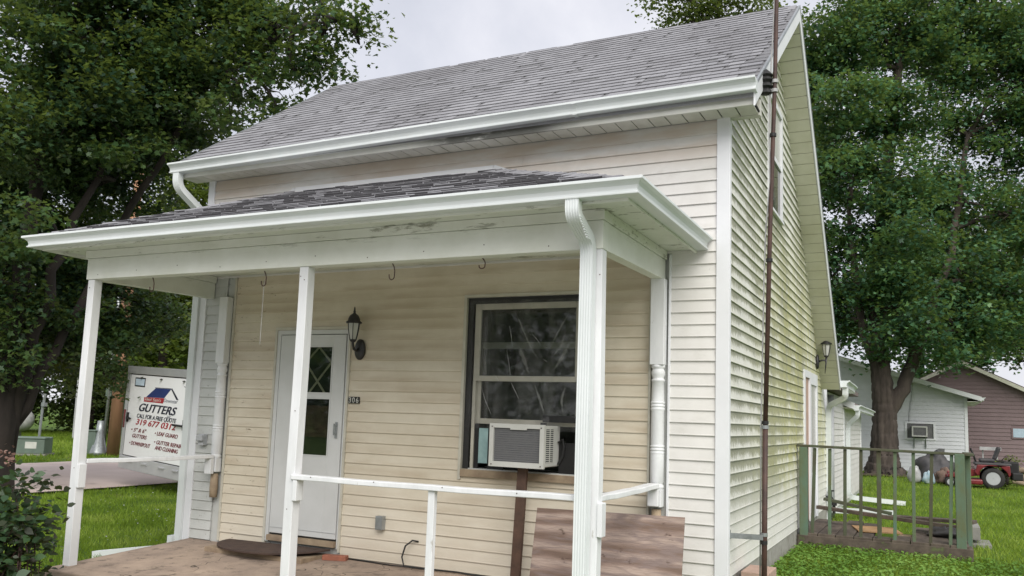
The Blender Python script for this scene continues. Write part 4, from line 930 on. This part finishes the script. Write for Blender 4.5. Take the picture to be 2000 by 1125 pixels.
q = MB(); q.box(2.72, 3.25, 20.6, 20.75, g0+.97, g0+1.06); q.tube([(2.8, 20.7, g0), (2.8, 20.7, g0+.97)], .02, 6).tube([(3.15, 20.7, g0), (3.15, 20.7, g0+.97)], .02, 6); q.obj('white_bench', 'bag_white', label='narrow white plank on legs behind the red mower', category='bench')
blob('trash_bag', (1.06, 19.6, .28), (.17, .18, .26), 'bag_white', 'pale grey bag leaning left in the junk pile by the shed', 'bag', 11, .18)
blob('trash_bag', (1.42, 19.5, .22), (.16, .16, .20), 'bag_blue', 'pale blue plastic bag in the junk pile behind the deck', 'bag', 12, .22)
blob('tarp_heap', (1.55, 20.6, .42), (.52, .4, .46), 'tarp_black', 'black tarp heap behind the bags by the shed', 'tarp', 13, .30)
blob('junk_heap', (1.80, 20.0, .22), (.25, .25, .24), 'junk_brown', 'brown bundle of junk between the tarp heap and the mower', 'junk', 14, .4)
q = MB(); q.box(-.13, .13, -.1, .1, 0, .30).box(-.09, .02, -.04, .04, .30, .38); o = q.obj('fuel_can', 'red_paint', bevel=.03, label='red fuel can in front of the mower', category='can'); o.location = (1.95, 19.6, gz(2, 19)); 
for k, (x, y, z, l_, a, lb) in enumerate(((3.75, 21.0, .28, 1.5, .3, 'thickest log at the bottom of the pile right of the mower'), (3.9, 21.2, .50, 1.3, -.2, 'log lying across the top of the pile right of the mower'), (3.6, 20.7, .20, .9, .7, 'short split log nearest the mower engine'))):
    q = MB(); q.tube([(-l_/2, 0, 0), (0, .03, .02), (l_/2, 0, 0)], .12-.02*k, 9, .10-.02*k); o = q.obj('log', 'log_wood', smooth=True, label=lb, category='log', group='logs beside the mower'); o.location = (x, y, z); o.rotation_euler = (0, .15*(k-1), a)

# ------------------------------------------------------------------ trailer
TA = (-13.237, 5.115, .0)
tr = thing('cargo_trailer', 'white enclosed cargo trailer with gutter company lettering on its rear door', 'trailer', TA, (0, R(2.6), R(-13.26)))
W_, ZB_, ZT_ = 2.53, .24, 2.27
q = MB(); q.box(.0, W_, .06, 4.6, .36, ZT_); q.obj('body', 'trailer_white', tr, bevel=.03)
q = MB(); q.box(0, W_, -.02, .06, ZB_, .50); q.obj('rear_sill', 'trailer_trim', tr, bevel=.01)
q = MB(); q.box(0, .12, -.02, .06, .50, ZT_-.13).box(W_-.12, W_, -.02, .06, .50, ZT_-.13).box(0, W_, -.03, .06, ZT_-.13, ZT_+.02); q.obj('rear_frame', 'trailer_trim', tr, bevel=.01)
q = MB(); q.box(.135, W_-.13, -.012, .055, .515, ZT_-.15); rd = q.obj('ramp_door', 'trailer_white', tr, bevel=.008)
q = MB(); q.box(.12, W_-.12, -.006, .055, .50, ZT_-.13); q.obj('door_seal', 'wire_black', tr)
for x in (.35, .95, 1.6, 2.1):
    q = MB(); q.box(x, x+.22, -.05, -.02, .40, .425); q.obj('hinge', 'trailer_trim', tr)
for x, s in ((.20, 1), (2.36, -1)):
    q = MB(); q.box(x-.05, x+.05, -.04, -.012, 1.22, 1.27).box(x-.02, x+.02, -.05, -.012, 1.17, 1.36); q.tube([(x, -.05, 1.245), (x+s*(.16 if s > 0 else .36)*(1 if s > 0 else 1), -.055, 1.245)], .020, 6); q.obj('latch_bar', 'wire_black', tr)
q = MB(); q.tube([(2.46, -.02, 1.74), (2.44, -.08, 1.70), (2.44, -.08, 1.57), (2.46, -.02, 1.53)], .012, 6); q.obj('grab_handle', 'wire_black', tr)
for x, z, l in ((.06, 1.05, .36), (W_-.06, 1.05, .36)):
    q = MB(); q.box(x-.02, x+.02, -.035, -.02, z, z+l); q.obj('tail_light', 'red_paint', tr)
for x in (1.36, 2.2, .6):
    q = MB(); q.lathe([(0, -.0), (.04, -.0), (.03, .02), (0, .025)], (x, -.014, 2.06), 10); q.obj('marker_light', 'wire_black', tr)
q = MB(); q.box(.33, .74, -.016, -.012, 1.89, 2.07); pl = q.obj('licence_plate', 'wire_black', tr); q = MB(); q.box(.36, .71, -.020, -.016, 1.915, 2.045); q.obj('plate_face', 'glass_sky', pl)
for yy in (2.2, 3.1):
    for xx in (-.02, W_-.18):
        q = MB(); n = 18; q.quadstrip([[(x_, yy+.33*math.cos(2*math.pi*k/n), .14+.33*math.sin(2*math.pi*k/n)) for k in range(n)] for x_ in (xx, xx+.2)]); q.obj('wheel', 'tyre', tr)
q = MB(); q.box(W_*.5-.05, W_*.5+.05, 4.6, 5.6, .3, .4); q.obj('tongue', 'wire_black', tr)
yp = -.0135
def sgn(name, mat, pts):
    q = MB(); q.prism([(x, yp-.002, z) for x, z in pts], (0, .0035, 0)); q.obj(name, mat, rd)
dv = -.015
sgn('roof_emblem', 'ink_blue', [(1.17, 1.89), (1.75, 1.90), (1.53, 1.72), (.83, 1.70)]); sgn('roof_emblem_edge', 'ink_dark', [(1.75, 1.905), (1.80, 1.905), (2.06, 1.71), (1.98, 1.71)])
sgn('roof_emblem_edge', 'ink_dark', [(1.15, 1.893), (1.80, 1.905), (1.80, 1.915), (1.14, 1.905)])
sgn('red_banner', 'ink_red', [(.76, 1.695), (1.53, 1.715), (1.50, 1.615), (.76, 1.61)])
RX = (R(90), 0, 0)
def tx(s, size, mat, u, v, wd, shear=.25, bold=.004): text(s, size, mat, rd, (u, yp-.003, v-.01), RX, shear, .001, wd, bold=bold)
tx('Ideal Sam\'s', .09, 'digit_white', .80, 1.645, .62, .3, .001); tx('Downstar', .10, 'ink_grey', 1.52, 1.655, .52, .35, 0)
tx('GUTTERS', .22, 'ink_dark', .60, 1.425, 1.42, .35, .012); tx('LLC', .055, 'ink_grey', 1.70, 1.37, .14)
tx('CALL FOR A FREE QUOTE', .115, 'ink_dark', .55, 1.29, 1.50); tx('319 677 0312', .16, 'ink_red', .53, 1.155, 1.52, .25, .008)
tx('\u2022 5" & 6"', .105, 'ink_wine', .38, 1.01, .60); tx('GUTTERS', .105, 'ink_wine', .45, .895, .57); tx('\u2022 LEAF GUARD', .105, 'ink_wine', 1.32, 1.01, .84)
tx('\u2022 DOWNSPOUT', .105, 'ink_wine', .36, .745, .83); tx('\u2022 GUTTER REPAIR', .105, 'ink_wine', 1.33, .845, 1.0); tx('AND CLEANING', .105, 'ink_wine', 1.37, .74, .85)
sgn('shield_emblem', 'ink_grey', [(2.27, 2.01), (2.36, 2.01), (2.355, 1.94), (2.315, 1.91), (2.275, 1.94)]); sgn('wing_emblem', 'pipe_grey', [(2.20, 1.99), (2.265, 1.975), (2.265, 1.955), (2.22, 1.965)]); sgn('wing_emblem', 'pipe_grey', [(2.43, 1.99), (2.365, 1.975), (2.365, 1.955), (2.41, 1.965)])

# ------------------------------------------------------------------ far left things
t_ = thing('pad_transformer', 'grey-green utility cabinet box on the far lawn left of the road', 'utility box', (-23.25, 9.94, -.15), (0, 0, R(38)))
q = MB(); q.box(-.58, .58, -.05, .9, 0, .06); q.obj('pad', 'found', t_)
q = MB(); q.prism([(-.52, y, z) for y, z in ((0, .06), (.8, .06), (.8, .56), (.0, .50))], (1.04, 0, 0)); q.obj('cabinet', 'pad_green', t_, bevel=.02)
q = MB(); q.box(-.54, .54, -.02, .42, .50, .56); q.obj('lid', 'pad_green', t_, bevel=.02)
q = MB(); q.box(-.02, .30, -.006, -.0005, .22, .42); q.obj('label_plate', 'digit_white', t_)
t_ = thing('utility_pole', 'orange-brown wooden utility pole left of the cargo trailer', 'pole', (-22.2, 12.2, -.15))
q = MB(); q.tube([(0, 0, 0), (.05, 0, 5), (.1, 0, 10)], .19, 14, .14); q.obj('shaft', 'pole_wood', t_, smooth=True)
q = MB(); q.box(-.45, -.20, -.10, .10, 1.9, 2.35); q.obj('meter_box', 'pad_green', t_)
q = MB(); q.tube([(-.32, -.1, 0), (-.28, -.1, 3.2), (-.2, -.1, 6)], .05, 8); q.obj('conduit', 'galv', t_, smooth=True)
q = MB(); q.lathe([(.30, 0), (.26, .1), (.20, .35), (.13, .75), (.10, 1.1)], (-.42, -.2, 0), 14); q.obj('guard', 'galv', t_, smooth=True)
t_ = thing('electric_cabinet', 'dark green meter pedestal beside the utility pole', 'utility box', (-22.8, 12.0, -.15)); q = MB(); q.box(-.2, .2, -.2, .2, 0, .75).box(-.22, .22, -.22, .22, .75, .8); q.obj('cabinet', 'pad_green', t_, bevel=.02)
t_ = thing('propane_tank', 'white propane tank with round ends behind the utility cabinet', 'tank', (-34.0, 16.0, -.15), (0, 0, R(35)))
q = MB(); q.quadstrip([[(x, r*math.cos(2*math.pi*k/18), .85+r*math.sin(2*math.pi*k/18)) for k in range(18)] for x, r in ((-1.35, .02), (-1.3, .25), (-1.15, .42), (-.9, .5), (.9, .5), (1.15, .42), (1.3, .25), (1.35, .02))]); q.obj('shell', 'bag_white', t_, smooth=True)
q = MB(); q.lathe([(0, 0), (.18, 0), (.16, .14), (0, .18)], (0, 0, 1.34), 12); q.obj('valve_dome', 'bag_white', t_, smooth=True)
for x in (-.7, .7):
    q = MB(); q.box(x-.08, x+.08, -.35, .35, 0, .42); q.obj('saddle', 'found', t_)
t_ = thing('pipe_riser', 'thin grey riser pipe standing behind the utility cabinet', 'pipe', (-24.2, 11.0, -.15)); q = MB(); q.tube([(0, 0, 0), (.05, 0, 1.4), (.12, 0, 1.9)], .04, 8).box(.03, .2, -.05, .05, 1.5, 1.62); q.obj('riser', 'galv', t_)
t_ = thing('carport', 'pale flat-roofed carport far behind the cargo trailer', 'carport', (-30, 22, -.15), (0, 0, R(25)))
q = MB(); q.box(-5, 6, -1, 4, 3.5, 3.75); q.obj('roof', 'bag_white', t_)
for x in (-4.5, -1, 2.5, 5.5):
    q = MB(); q.box(x-.07, x+.07, -.8, -.66, 0, 3.5); q.obj('post', 'pipe_grey', t_)
q = MB(); q.box(-5, 6, 3.8, 4, 0, 3.5); q.obj('back_wall', 'deck_green', t_)

# ------------------------------------------------------------------ trees and plants
MAPLE = np.array([(0, 0), (.30, .06), (.27, .26), (.52, .46), (.22, .52), (0, 1.0), (-.22, .52), (-.52, .46), (-.27, .26), (-.30, .06)], float)
OVAL = np.array([(0, 0), (.26, .25), (.30, .55), (0, 1), (-.30, .55), (-.26, .25)], float)
TRI = np.array([(0, 0), (.34, .22), (.5, .62), (.16, .56), (0, 1), (-.16, .56), (-.5, .62), (-.34, .22)], float)
RHOMB = np.array([(0, 0), (.36, .45), (0, 1), (-.36, .45)], float)
def leafmesh(name, P, size, shape, rs, droop=.4, flat=.55):
    n = len(P); k = len(shape)
    a = rs.rand(n)*2*np.pi
    dirv = np.stack([np.cos(a), np.sin(a), -droop+(rs.rand(n)-.5)*1.0], 1); dirv /= np.linalg.norm(dirv, axis=1)[:, None]
    up = rs.normal(size=(n, 3))*flat+np.array([0, 0, 1.0]); sd = np.cross(dirv, up); sd /= np.linalg.norm(sd, axis=1)[:, None]+1e-9
    sz = size*(.65+.7*rs.rand(n))
    V = P[:, None, :]+(shape[None, :, 0:1]*sd[:, None, :]+shape[None, :, 1:2]*dirv[:, None, :])*sz[:, None, None]
    nrm = np.cross(sd, dirv); V += nrm[:, None, :]*(np.abs(shape[None, :, 0:1])*.35*sz[:, None, None])
    me = bpy.data.meshes.new(name); me.vertices.add(n*k); me.vertices.foreach_set('co', V.astype(np.float32).ravel())
    me.loops.add(n*k); me.loops.foreach_set('vertex_index', np.arange(n*k, dtype=np.int32)); me.polygons.add(n)
    me.polygons.foreach_set('loop_start', np.arange(0, n*k, k, dtype=np.int32)); me.polygons.foreach_set('loop_total', np.full(n, k, np.int32)); me.update(); me.validate()
    return me
def crown_points(blobs, per, cl_r, leaves_per, rs, keep=None):
    out = []; cls = []
    for bx, by, bz, br in blobs:
        nc = max(4, int(per*br**2.3))
        v = rs.normal(size=(nc, 3)); v /= np.linalg.norm(v, axis=1)[:, None]; v *= (rs.rand(nc)**.42*br)[:, None]*np.array([1, 1, .9])
        c = v+np.array([bx, by, bz]); cls.append(c)
        for q in c:
            m_ = int(leaves_per*(.5+rs.rand())*min(1, .25+br*.8)); e = rs.normal(size=(m_, 3))*np.array([cl_r, cl_r, cl_r*.45])
            tl = rs.normal(size=3)*.5; e[:, 2] += e[:, 0]*tl[0]*.5+e[:, 1]*tl[1]*.5; out.append(q+e)
    return np.concatenate(out), np.concatenate(cls)
def tree(name, label, trunkpaths, blobs, per, cl_r, lp, lsize, shape, leafmat, barkmat, seed, group=None, twigs=2, limb_r=.07, droop=.4, limbs=True):
    rs = np.random.RandomState(seed); t_ = thing(name, label, 'tree', group=group); q = MB()
    ends = []
    for path, r0, r1 in trunkpaths:
        pth = []
        P = [Vector(p_) for p_ in path]
        for i in range(len(P)-1):
            kk = 14 if r0 > .3 else 5
            for k in range(kk): pth.append(P[i].lerp(P[i+1], k/kk)+Vector(rs.normal(size=3)*(.008 if r0 > .3 else .03)))
        pth.append(P[-1]); i0 = len(q.v); nseg = 48 if r0 > .3 else 12; q.tube(pth, r0, nseg, r1)
        if r0 > .3:
            for vi in range(i0, len(q.v)):
                k_ = (vi-i0) % nseg; row = (vi-i0)//nseg; ctr = pth[row]; vv = Vector(q.v[vi]); off = (vv-ctr); off.z = 0; hgt = max(0, 1-ctr.z/.9)
                f_ = 1+.075*math.sin(k_*2.6+math.sin(row*.35)*1.1)+.05*math.sin(k_*1.3+row*.25)+.014*rs.normal()+.35*hgt**2*(1+.5*math.sin(k_*6.283/nseg*5))
                q.v[vi] = tuple(ctr+off*f_+Vector((0, 0, vv.z-ctr.z)))
        ends += [(p_, r1) for p_ in pth[len(pth)//2:]]
    pts, cls = crown_points(blobs, per, cl_r, lp, rs)
    if limbs:
        for bx, by, bz, br in blobs:
            c = Vector((bx, by, bz)); e = min(ends, key=lambda w_: (w_[0]-c).length+max(0, w_[0].z-c.z)*.7)[0]
            mid = e.lerp(c, .5)+Vector((0, 0, .12*(c-e).length))+Vector(rs.normal(size=3)*.15)
            pth = [e, e.lerp(mid, .5)+Vector(rs.normal(size=3)*.06), mid, mid.lerp(c, .5)+Vector(rs.normal(size=3)*.06), c]
            q.tube(pth, limb_r, 6, limb_r*.35)
            near = cls[np.linalg.norm(cls-np.array(c), axis=1) < br*1.05]
            for k in range(min(len(near), int(twigs*6))):
                p1 = Vector(near[rs.randint(len(near))]); p0 = pth[rs.randint(2, 5)]; q.tube([p0, p0.lerp(p1, .5)+Vector((0, 0, .08)), p1], limb_r*.22, 4, limb_r*.08)
    q.obj('trunk', barkmat, t_, smooth=True)
    ob('crown', leafmesh('crown', pts, lsize, shape, rs, droop), leafmat, t_)
    return t_, len(pts)
LB = [(-12.36, 2.2, 8.03, 1.4), (-11.72, 3.58, 8.53, 1.45), (-10.41, 4.23, 8.6, 1.2), (-8.85, 4.04, 8.35, .9), (-9.4, 3.86, 7.1, .72), (-11.31, 3.95, 7.2, 1.26), (-11.89, 2.59, 6.79, 1.36), (-12.07, 1.48, 5.98, 1.1), (-12.41, 4.64, 6.32, 1.13), (-12.91, 3.93, 5.8, .8), (-10.95, 1.18, 4.34, .5), (-14.31, 4.08, 3.5, 1.5), (-13.9, 5.49, 3.5, 1.0), (-13.6, 6.24, 3.45, .75), (-13.93, 3.29, 2.75, .8), (-14.0, 4.9, 2.55, .55), (-13.26, 2.34, 3.6, .8), (-12.37, 2.99, 10.52, 1.74), (-10.2, 4.08, 10.41, 1.45), (-15.5, 2.02, 6.08, 1.94), (-15.56, 2.37, 3.5, 1.5), (-10.3, 3.9, 7.6, .8), (-13.9, 4.2, 4.4, .9), (-12.6, 4.6, 7.6, 1.5), (-13.6, 3.6, 6.6, 1.4), (-14.6, 3.2, 4.8, 1.3), (-12.9, 3.6, 9.4, 1.5), (-15.5, 4.6, 6.2, 1.7), (-14.9, 5.2, 2.9, 1.2), (-14.2, 4.6, 7.6, 1.6), (-16.4, 3.6, 3.2, 1.4), (-12.6, 1.7, 4.0, .55), (-12.7, 1.9, 3.1, .6), (-12.5, 2.2, 2.5, .5), (-13.0, 2.3, 2.0, .45), (-12.9, 3.6, 3.0, .7), (-13.2, 4.3, 2.4, .55), (-8.0, 4.1, 8.9, .5), (-7.6, 4.05, 8.05, .28), (-7.15, 4.1, 8.15, .22), (-7.9, 4.0, 7.75, .26), (-7.75, 4.05, 7.35, .22), (-8.3, 4.0, 7.3, .35), (-8.6, 3.9, 6.75, .35), (-13.6, 5.2, 2.0, .28)]
tk = [([(-13.34, 2.77, -.2), (-13.2, 2.6, 1.4), (-13.0, 2.5, 3.6), (-12.65, 2.4, 5.6), (-12.4, 2.6, 8.0)], .24, .06),
      ([(-13.25, 2.75, .6), (-12.75, 2.85, 3.2), (-12.35, 3.0, 4.8), (-11.9, 3.5, 7.0)], .13, .04),
      ([(-13.3, 2.75, .5), (-13.5, 2.2, 3.0), (-13.3, 1.8, 5.0), (-13.2, 1.6, 8.0)], .14, .04),
      ([(-13.2, 2.8, 1.0), (-12.9, 3.4, 2.8), (-12.0, 3.9, 5.2), (-10.6, 4.1, 7.4), (-8.6, 4.05, 8.2), (-7.2, 4.1, 8.2)], .10, .015),
      ([(-13.3, 2.7, .5), (-14.1, 3.0, 2.4), (-14.6, 3.5, 5.0)], .13, .04)]
tree('maple_tree', 'large dark multi-stemmed maple on the left overhanging the road', tk, LB, 19, .25, 170, .098, MAPLE, 'leaf_maple_dark', 'bark_dark', 21, twigs=3, limb_r=.06)
RB = [(-.95, 23.72, 15.53, 1.63), (.81, 25.7, 15.69, 2.06), (2.88, 27.72, 16.62, 2.32), (4.4, 26.48, 14.65, 2.18), (-.99, 21.88, 12.23, 1.1), (.49, 23.73, 12.33, 1.5), (2.44, 26.85, 12.97, 1.5), (4.18, 26.75, 11.77, 1.5), (-.73, 22.3, 10.06, 1.1), (.63, 23.03, 9.61, 1.6), (2.35, 26.09, 9.9, 1.5), (4.04, 25.92, 8.99, 1.4), (-.62, 22.61, 8.05, 1.1), (.76, 22.28, 7.22, 1.5), (2.43, 25.36, 7.18, 1.8), (3.9, 25.07, 6.37, 1.45), (-.51, 22.93, 6.04, 1.0), (.72, 22.51, 5.4, 1.35), (2.2, 24.41, 5.2, 1.4), (3.71, 27.41, 5.1, 1.35), (-1.08, 23.91, 5.1, .7), (.69, 22.67, 4.25, .8), (2.01, 23.34, 4.15, .7), (3.1, 24.96, 4.5, .75), (.71, 25.21, 19.04, 2.6), (3.24, 26.4, 19.51, 2.6), (6.65, 27.77, 13.3, 2.6), (6.56, 28.31, 8.8, 2.6), (-2.8, 25, 8, 1.8), (-2.9, 26, 12, 2.0), (-1.9, 24.5, 10.5, 1.6), (-1.8, 24, 6.5, 1.5), (-2.2, 25, 14.5, 1.9), (-1.6, 24.5, 4.9, 1.1)]
tk = [([(.12, 23.5, -.1), (.10, 23.45, .25), (.13, 23.4, 1.0), (.15, 23.35, 2.2), (.05, 23.2, 3.5), (-.05, 23.3, 6), (.3, 24, 10), (.8, 25, 15)], .50, .12),
      ([(.25, 23.4, 2.0), (.75, 23.4, 3.1), (1.3, 23.6, 4.6), (2.2, 24.6, 7.5), (2.9, 26, 12)], .26, .08),
      ([(.12, 23.4, 3.0), (-.5, 23.0, 5.0), (-.8, 22.6, 9)], .20, .06)]
tree('maple_tree', 'tall silver maple with thick furrowed trunk in front of the white shed', tk, RB, 8.5, .40, 165, .150, TRI, 'leaf_maple', 'bark', 22, limb_r=.09)
BB = [(-9.2, 32.3, 21.4, 1.27), (-7.6, 33.05, 21.7, 1.14), (-6.0, 33.8, 21.9, 1.14), (-9.85, 31.78, 22.9, 1.27), (-7.56, 32.84, 23.5, 2.03), (-5, 34, 20, 1.8), (-8, 33, 18, 2.4), (-4, 34, 16, 2.2)]
tree('maple_tree', 'tree top rising behind the ridge of the grey roof', [([(-7, 33, -.1), (-7, 33, 10), (-7.3, 33, 20)], .5, .1)], BB, 13, .45, 45, .2, RHOMB, 'leaf_far', 'bark', 23, limb_r=.1)
def rtree(label, x, y, h, r, seed, mat='leaf_far', name='tree', cb=.25, group='trees and bushes in the background', per=9, ls=.24):
    rs = np.random.RandomState(seed); bl = []
    for k in range(9):
        a = rs.rand()*6.28; rr = r*.6*rs.rand()**.5; z = h*(cb+(1-cb)*rs.rand()*.9); bl.append((x+rr*math.cos(a), y+rr*math.sin(a), z, r*(.38+.25*rs.rand())))
    bl.append((x, y, h*.6, r*.6))
    return tree(name, label, [([(x, y, -.2), (x+.1, y, h*.4), (x, y+.1, h*.8)], max(.08, h*.02), .04)], bl, per, .45 if ls > .1 else .08, 38, ls, RHOMB, mat, 'bark_dark', seed, group=group, limb_r=.05, twigs=.6)
rtree('yellow-green tree behind the dark maple, seen above the porch gutter', -27.5, 18.5, 13, 4.2, 31, 'leaf_yellow')
rtree('tree with bright leaves behind the porch roof left corner', -30, 24.5, 13.5, 4.6, 32, 'leaf_yellow')
rtree('background tree nearest the left picture edge', -40, 17.5, 13, 4.8, 33, 'leaf_far')
rtree('background tree behind the left porch post', -40, 25, 10, 4.4, 34, 'leaf_far')
rtree('far bush at the lawn edge behind the utility cabinet', -44, 22.5, 4.6, 3.2, 35, 'leaf_far', 'bush', .05)
rtree('far bush between the left porch post and the cabinet', -42, 26.5, 4.6, 3.0, 36, 'leaf_far', 'bush', .05)
rtree('far bush left of the utility pole', -38.5, 28.5, 4.6, 3.0, 37, 'leaf_far', 'bush', .05)
rtree('far bush behind the cargo trailer', -34, 31, 5, 3.4, 38, 'leaf_far', 'bush', .05)
rtree('tree behind the maroon building on the right', 7.2, 44, 13, 5, 39, 'leaf_far')
rtree('tree between the shed and the maroon building roofs', 1.0, 46, 14, 5, 40, 'leaf_maple')
rtree('low leafy tree filling the gap right of the maroon building', 9.3, 42, 8.5, 3.8, 43, 'leaf_maple', cb=.1)
rtree('background tree at the far right edge of the picture', 11.5, 40, 15, 5, 41, 'leaf_maple')
rtree('low green weeds growing behind the mower seat', 3.25, 20.2, .95, .35, 42, 'leaf_yellow', 'weed', .1, per=60, ls=.06)
rs = np.random.RandomState(90); n = 26000; xx = -75+120*rs.rand(n); top = 9+3.5*np.sin(xx*.23)+2.5*np.sin(xx*.61+1)+1.2*np.sin(xx*1.7)
P = np.stack([xx, -44+rs.normal(size=n)*2.2, .2+top*rs.rand(n)**.8], 1)
ob('unseen_tree_line', leafmesh('unseen_tree_line', P, .75, RHOMB, rs), 'leaf_maple', kind='stuff', label='unseen tree line added across the street to darken the window reflections', category='tree line')  # trees out of view, added so the panes reflect something dark
# leaf litter at the big trunk
blob('leaf_litter', (.15, 22.9, .02), (1.25, .8, .10), 'leafdirt', 'dark leaf litter heaped round the foot of the silver maple', 'litter', 50, .35)
# shrubs at the left porch corner
def shrub(name, label, blobs, mat, seed, size, per, lp, stems, flowers=None):
    rs = np.random.RandomState(seed); t_ = thing(name, label, 'shrub'); pts, cls = crown_points(blobs, per, .09, lp, rs); pts = pts[pts[:, 2] > -.1]
    ob('foliage', leafmesh('foliage', pts, size, OVAL, rs, .1, .8), mat, t_); q = MB()
    for k in range(stems):
        c = cls[rs.randint(len(cls))]; bx, by = blobs[0][0]+rs.normal()*.12, blobs[0][1]+rs.normal()*.12
        q.tube([(bx, by, -.18), ((bx+c[0])/2+rs.normal()*.04, (by+c[1])/2+rs.normal()*.04, c[2]*.6), tuple(c)], .008, 5, .003)
    q.obj('stems', 'rust_pipe', t_)
    if flowers is not None:
        for fx, fy, fz_ in flowers:
            p_ = np.array([fx, fy, fz_])+rs.normal(size=(26, 3))*.03; ob('flower', leafmesh('flower', p_, .035, OVAL, rs, -.4, .9), 'pink_flower', t_, kind='stuff')
shrub('rose_bush', 'green rose bush with faded pink blooms at the bottom left corner', [(-5.42, -2.50, .40, .42), (-5.35, -2.42, .74, .26), (-5.6, -2.55, .80, .24), (-5.42, -2.5, .15, .38), (-5.65, -2.75, .3, .4), (-5.4, -2.5, .50, .34), (-5.35, -2.45, .30, .3), (-5.5, -2.65, -.0, .38)], 'leaf_rose', 61, .085, 330, 17, 30, [(-5.42, -2.43, 1.06), (-5.36, -2.40, 1.0), (-5.5, -2.5, 1.04)])
shrub('dark_shrub', 'dark purplish-leaved shrub between the rose bush and the porch corner', [(-5.20, -2.35, .40, .26), (-5.17, -2.32, .66, .20), (-5.10, -2.26, .86, .12), (-5.26, -2.38, .15, .30), (-5.15, -2.32, .52, .22), (-5.25, -2.40, -.02, .3)], 'leaf_purple', 62, .070, 420, 13, 26)

# ------------------------------------------------------------------ grass
def grass(name, label, n, region, h, wd, seed, mat='grass_blade', dens=None):
    rs = np.random.RandomState(seed); x0, x1, y0, y1 = region; P = np.stack([x0+(x1-x0)*rs.rand(n), y0+(y1-y0)*rs.rand(n)], 1)
    if dens is not None: P = P[dens(P, rs)]
    n = len(P); Z = np.array([gz(a, c_) for a, c_ in P])-.01
    a = rs.rand(n)*6.283; l_ = rs.normal(size=(n, 2))*.5; hh = h*(.45+.9*rs.rand(n)); w2 = wd*(.6+.8*rs.rand(n))
    B = np.stack([P[:, 0], P[:, 1], Z], 1); s = np.stack([np.cos(a), np.sin(a), 0*a], 1)*w2[:, None]/2; tip = B+np.stack([l_[:, 0]*hh, l_[:, 1]*hh, hh], 1)
    V = np.stack([B-s, B+s, tip], 1); me = bpy.data.meshes.new(name); me.vertices.add(n*3); me.vertices.foreach_set('co', V.astype(np.float32).ravel())
    me.loops.add(n*3); me.loops.foreach_set('vertex_index', np.arange(n*3, dtype=np.int32)); me.polygons.add(n)
    me.polygons.foreach_set('loop_start', np.arange(0, n*3, 3, dtype=np.int32)); me.polygons.foreach_set('loop_total', np.full(n, 3, np.int32)); me.update(); me.validate()
    ob(name, me, mat, kind='stuff', label=label, category='grass')
def d_right(P, rs):
    dd = np.hypot(P[:, 0]-1.48, P[:, 1]+6.95); ok = rs.rand(len(P)) < np.clip((11/dd)**1.5, .12, 1)
    inside = (P[:, 0] > DXA-.02) & (P[:, 0] < DXB) & (P[:, 1] > DY) & (P[:, 1] < DY1); wall = (P[:, 0] < .05) & (P[:, 1] < 14.6)
    return ok & ~inside & ~wall & (P[:, 0] < 3.2+.12*(P[:, 1]+7))
grass('grass', 'lawn grass around the side deck and back yard', 170000, (-1.5, 6.5, .4, 26.5), .075, .014, 71, dens=d_right)
def d_left(P, rs):
    dd = np.hypot(P[:, 0]-1.48, P[:, 1]+6.95); rx = -12.9-.05*(P[:, 1]-4)
    return (rs.rand(len(P)) < np.clip((9/dd)**1.2, .1, 1)) & (P[:, 0] > rx+.15*rs.rand(len(P)))
grass('grass', 'bright lawn grass between the porch and the road', 150000, (-14, -5.83, -3.5, 9.5), .075, .014, 72, dens=d_left)
grass('grass', 'lawn grass on the far side of the road', 60000, (-44, -19.9, 4, 27), .10, .04, 73, dens=lambda P, rs: P[:, 0] < -20.1-.05*(P[:, 1]-4))
rs = np.random.RandomState(74); n = 9000; P = np.stack([.06+3.2*rs.rand(n)**1.2, 1.2+3.0*rs.rand(n), np.zeros(n)], 1)
P = P[(P[:, 1] < DY-.07)]; P[:, 2] = [gz(a, c_)+.02+.05*rs.rand() for a, c_, _ in P]
ob('clover', leafmesh('clover', P, .04, OVAL, rs, -.1, .35), 'clover', kind='stuff', label='low clover and weeds in front of the side deck', category='weeds')
rs = np.random.RandomState(75); n = 700; P = np.stack([-12.5+6.5*rs.rand(n), -3+11*rs.rand(n), np.zeros(n)], 1); P[:, 2] = [gz(a, c_)+.05+.05*rs.rand() for a, c_, _ in P]
ob('clover', leafmesh('clover', P, .022, OVAL, rs, -.1, .35), 'bag_white', kind='stuff', label='white clover heads scattered in the lawn left of the porch', category='weeds')
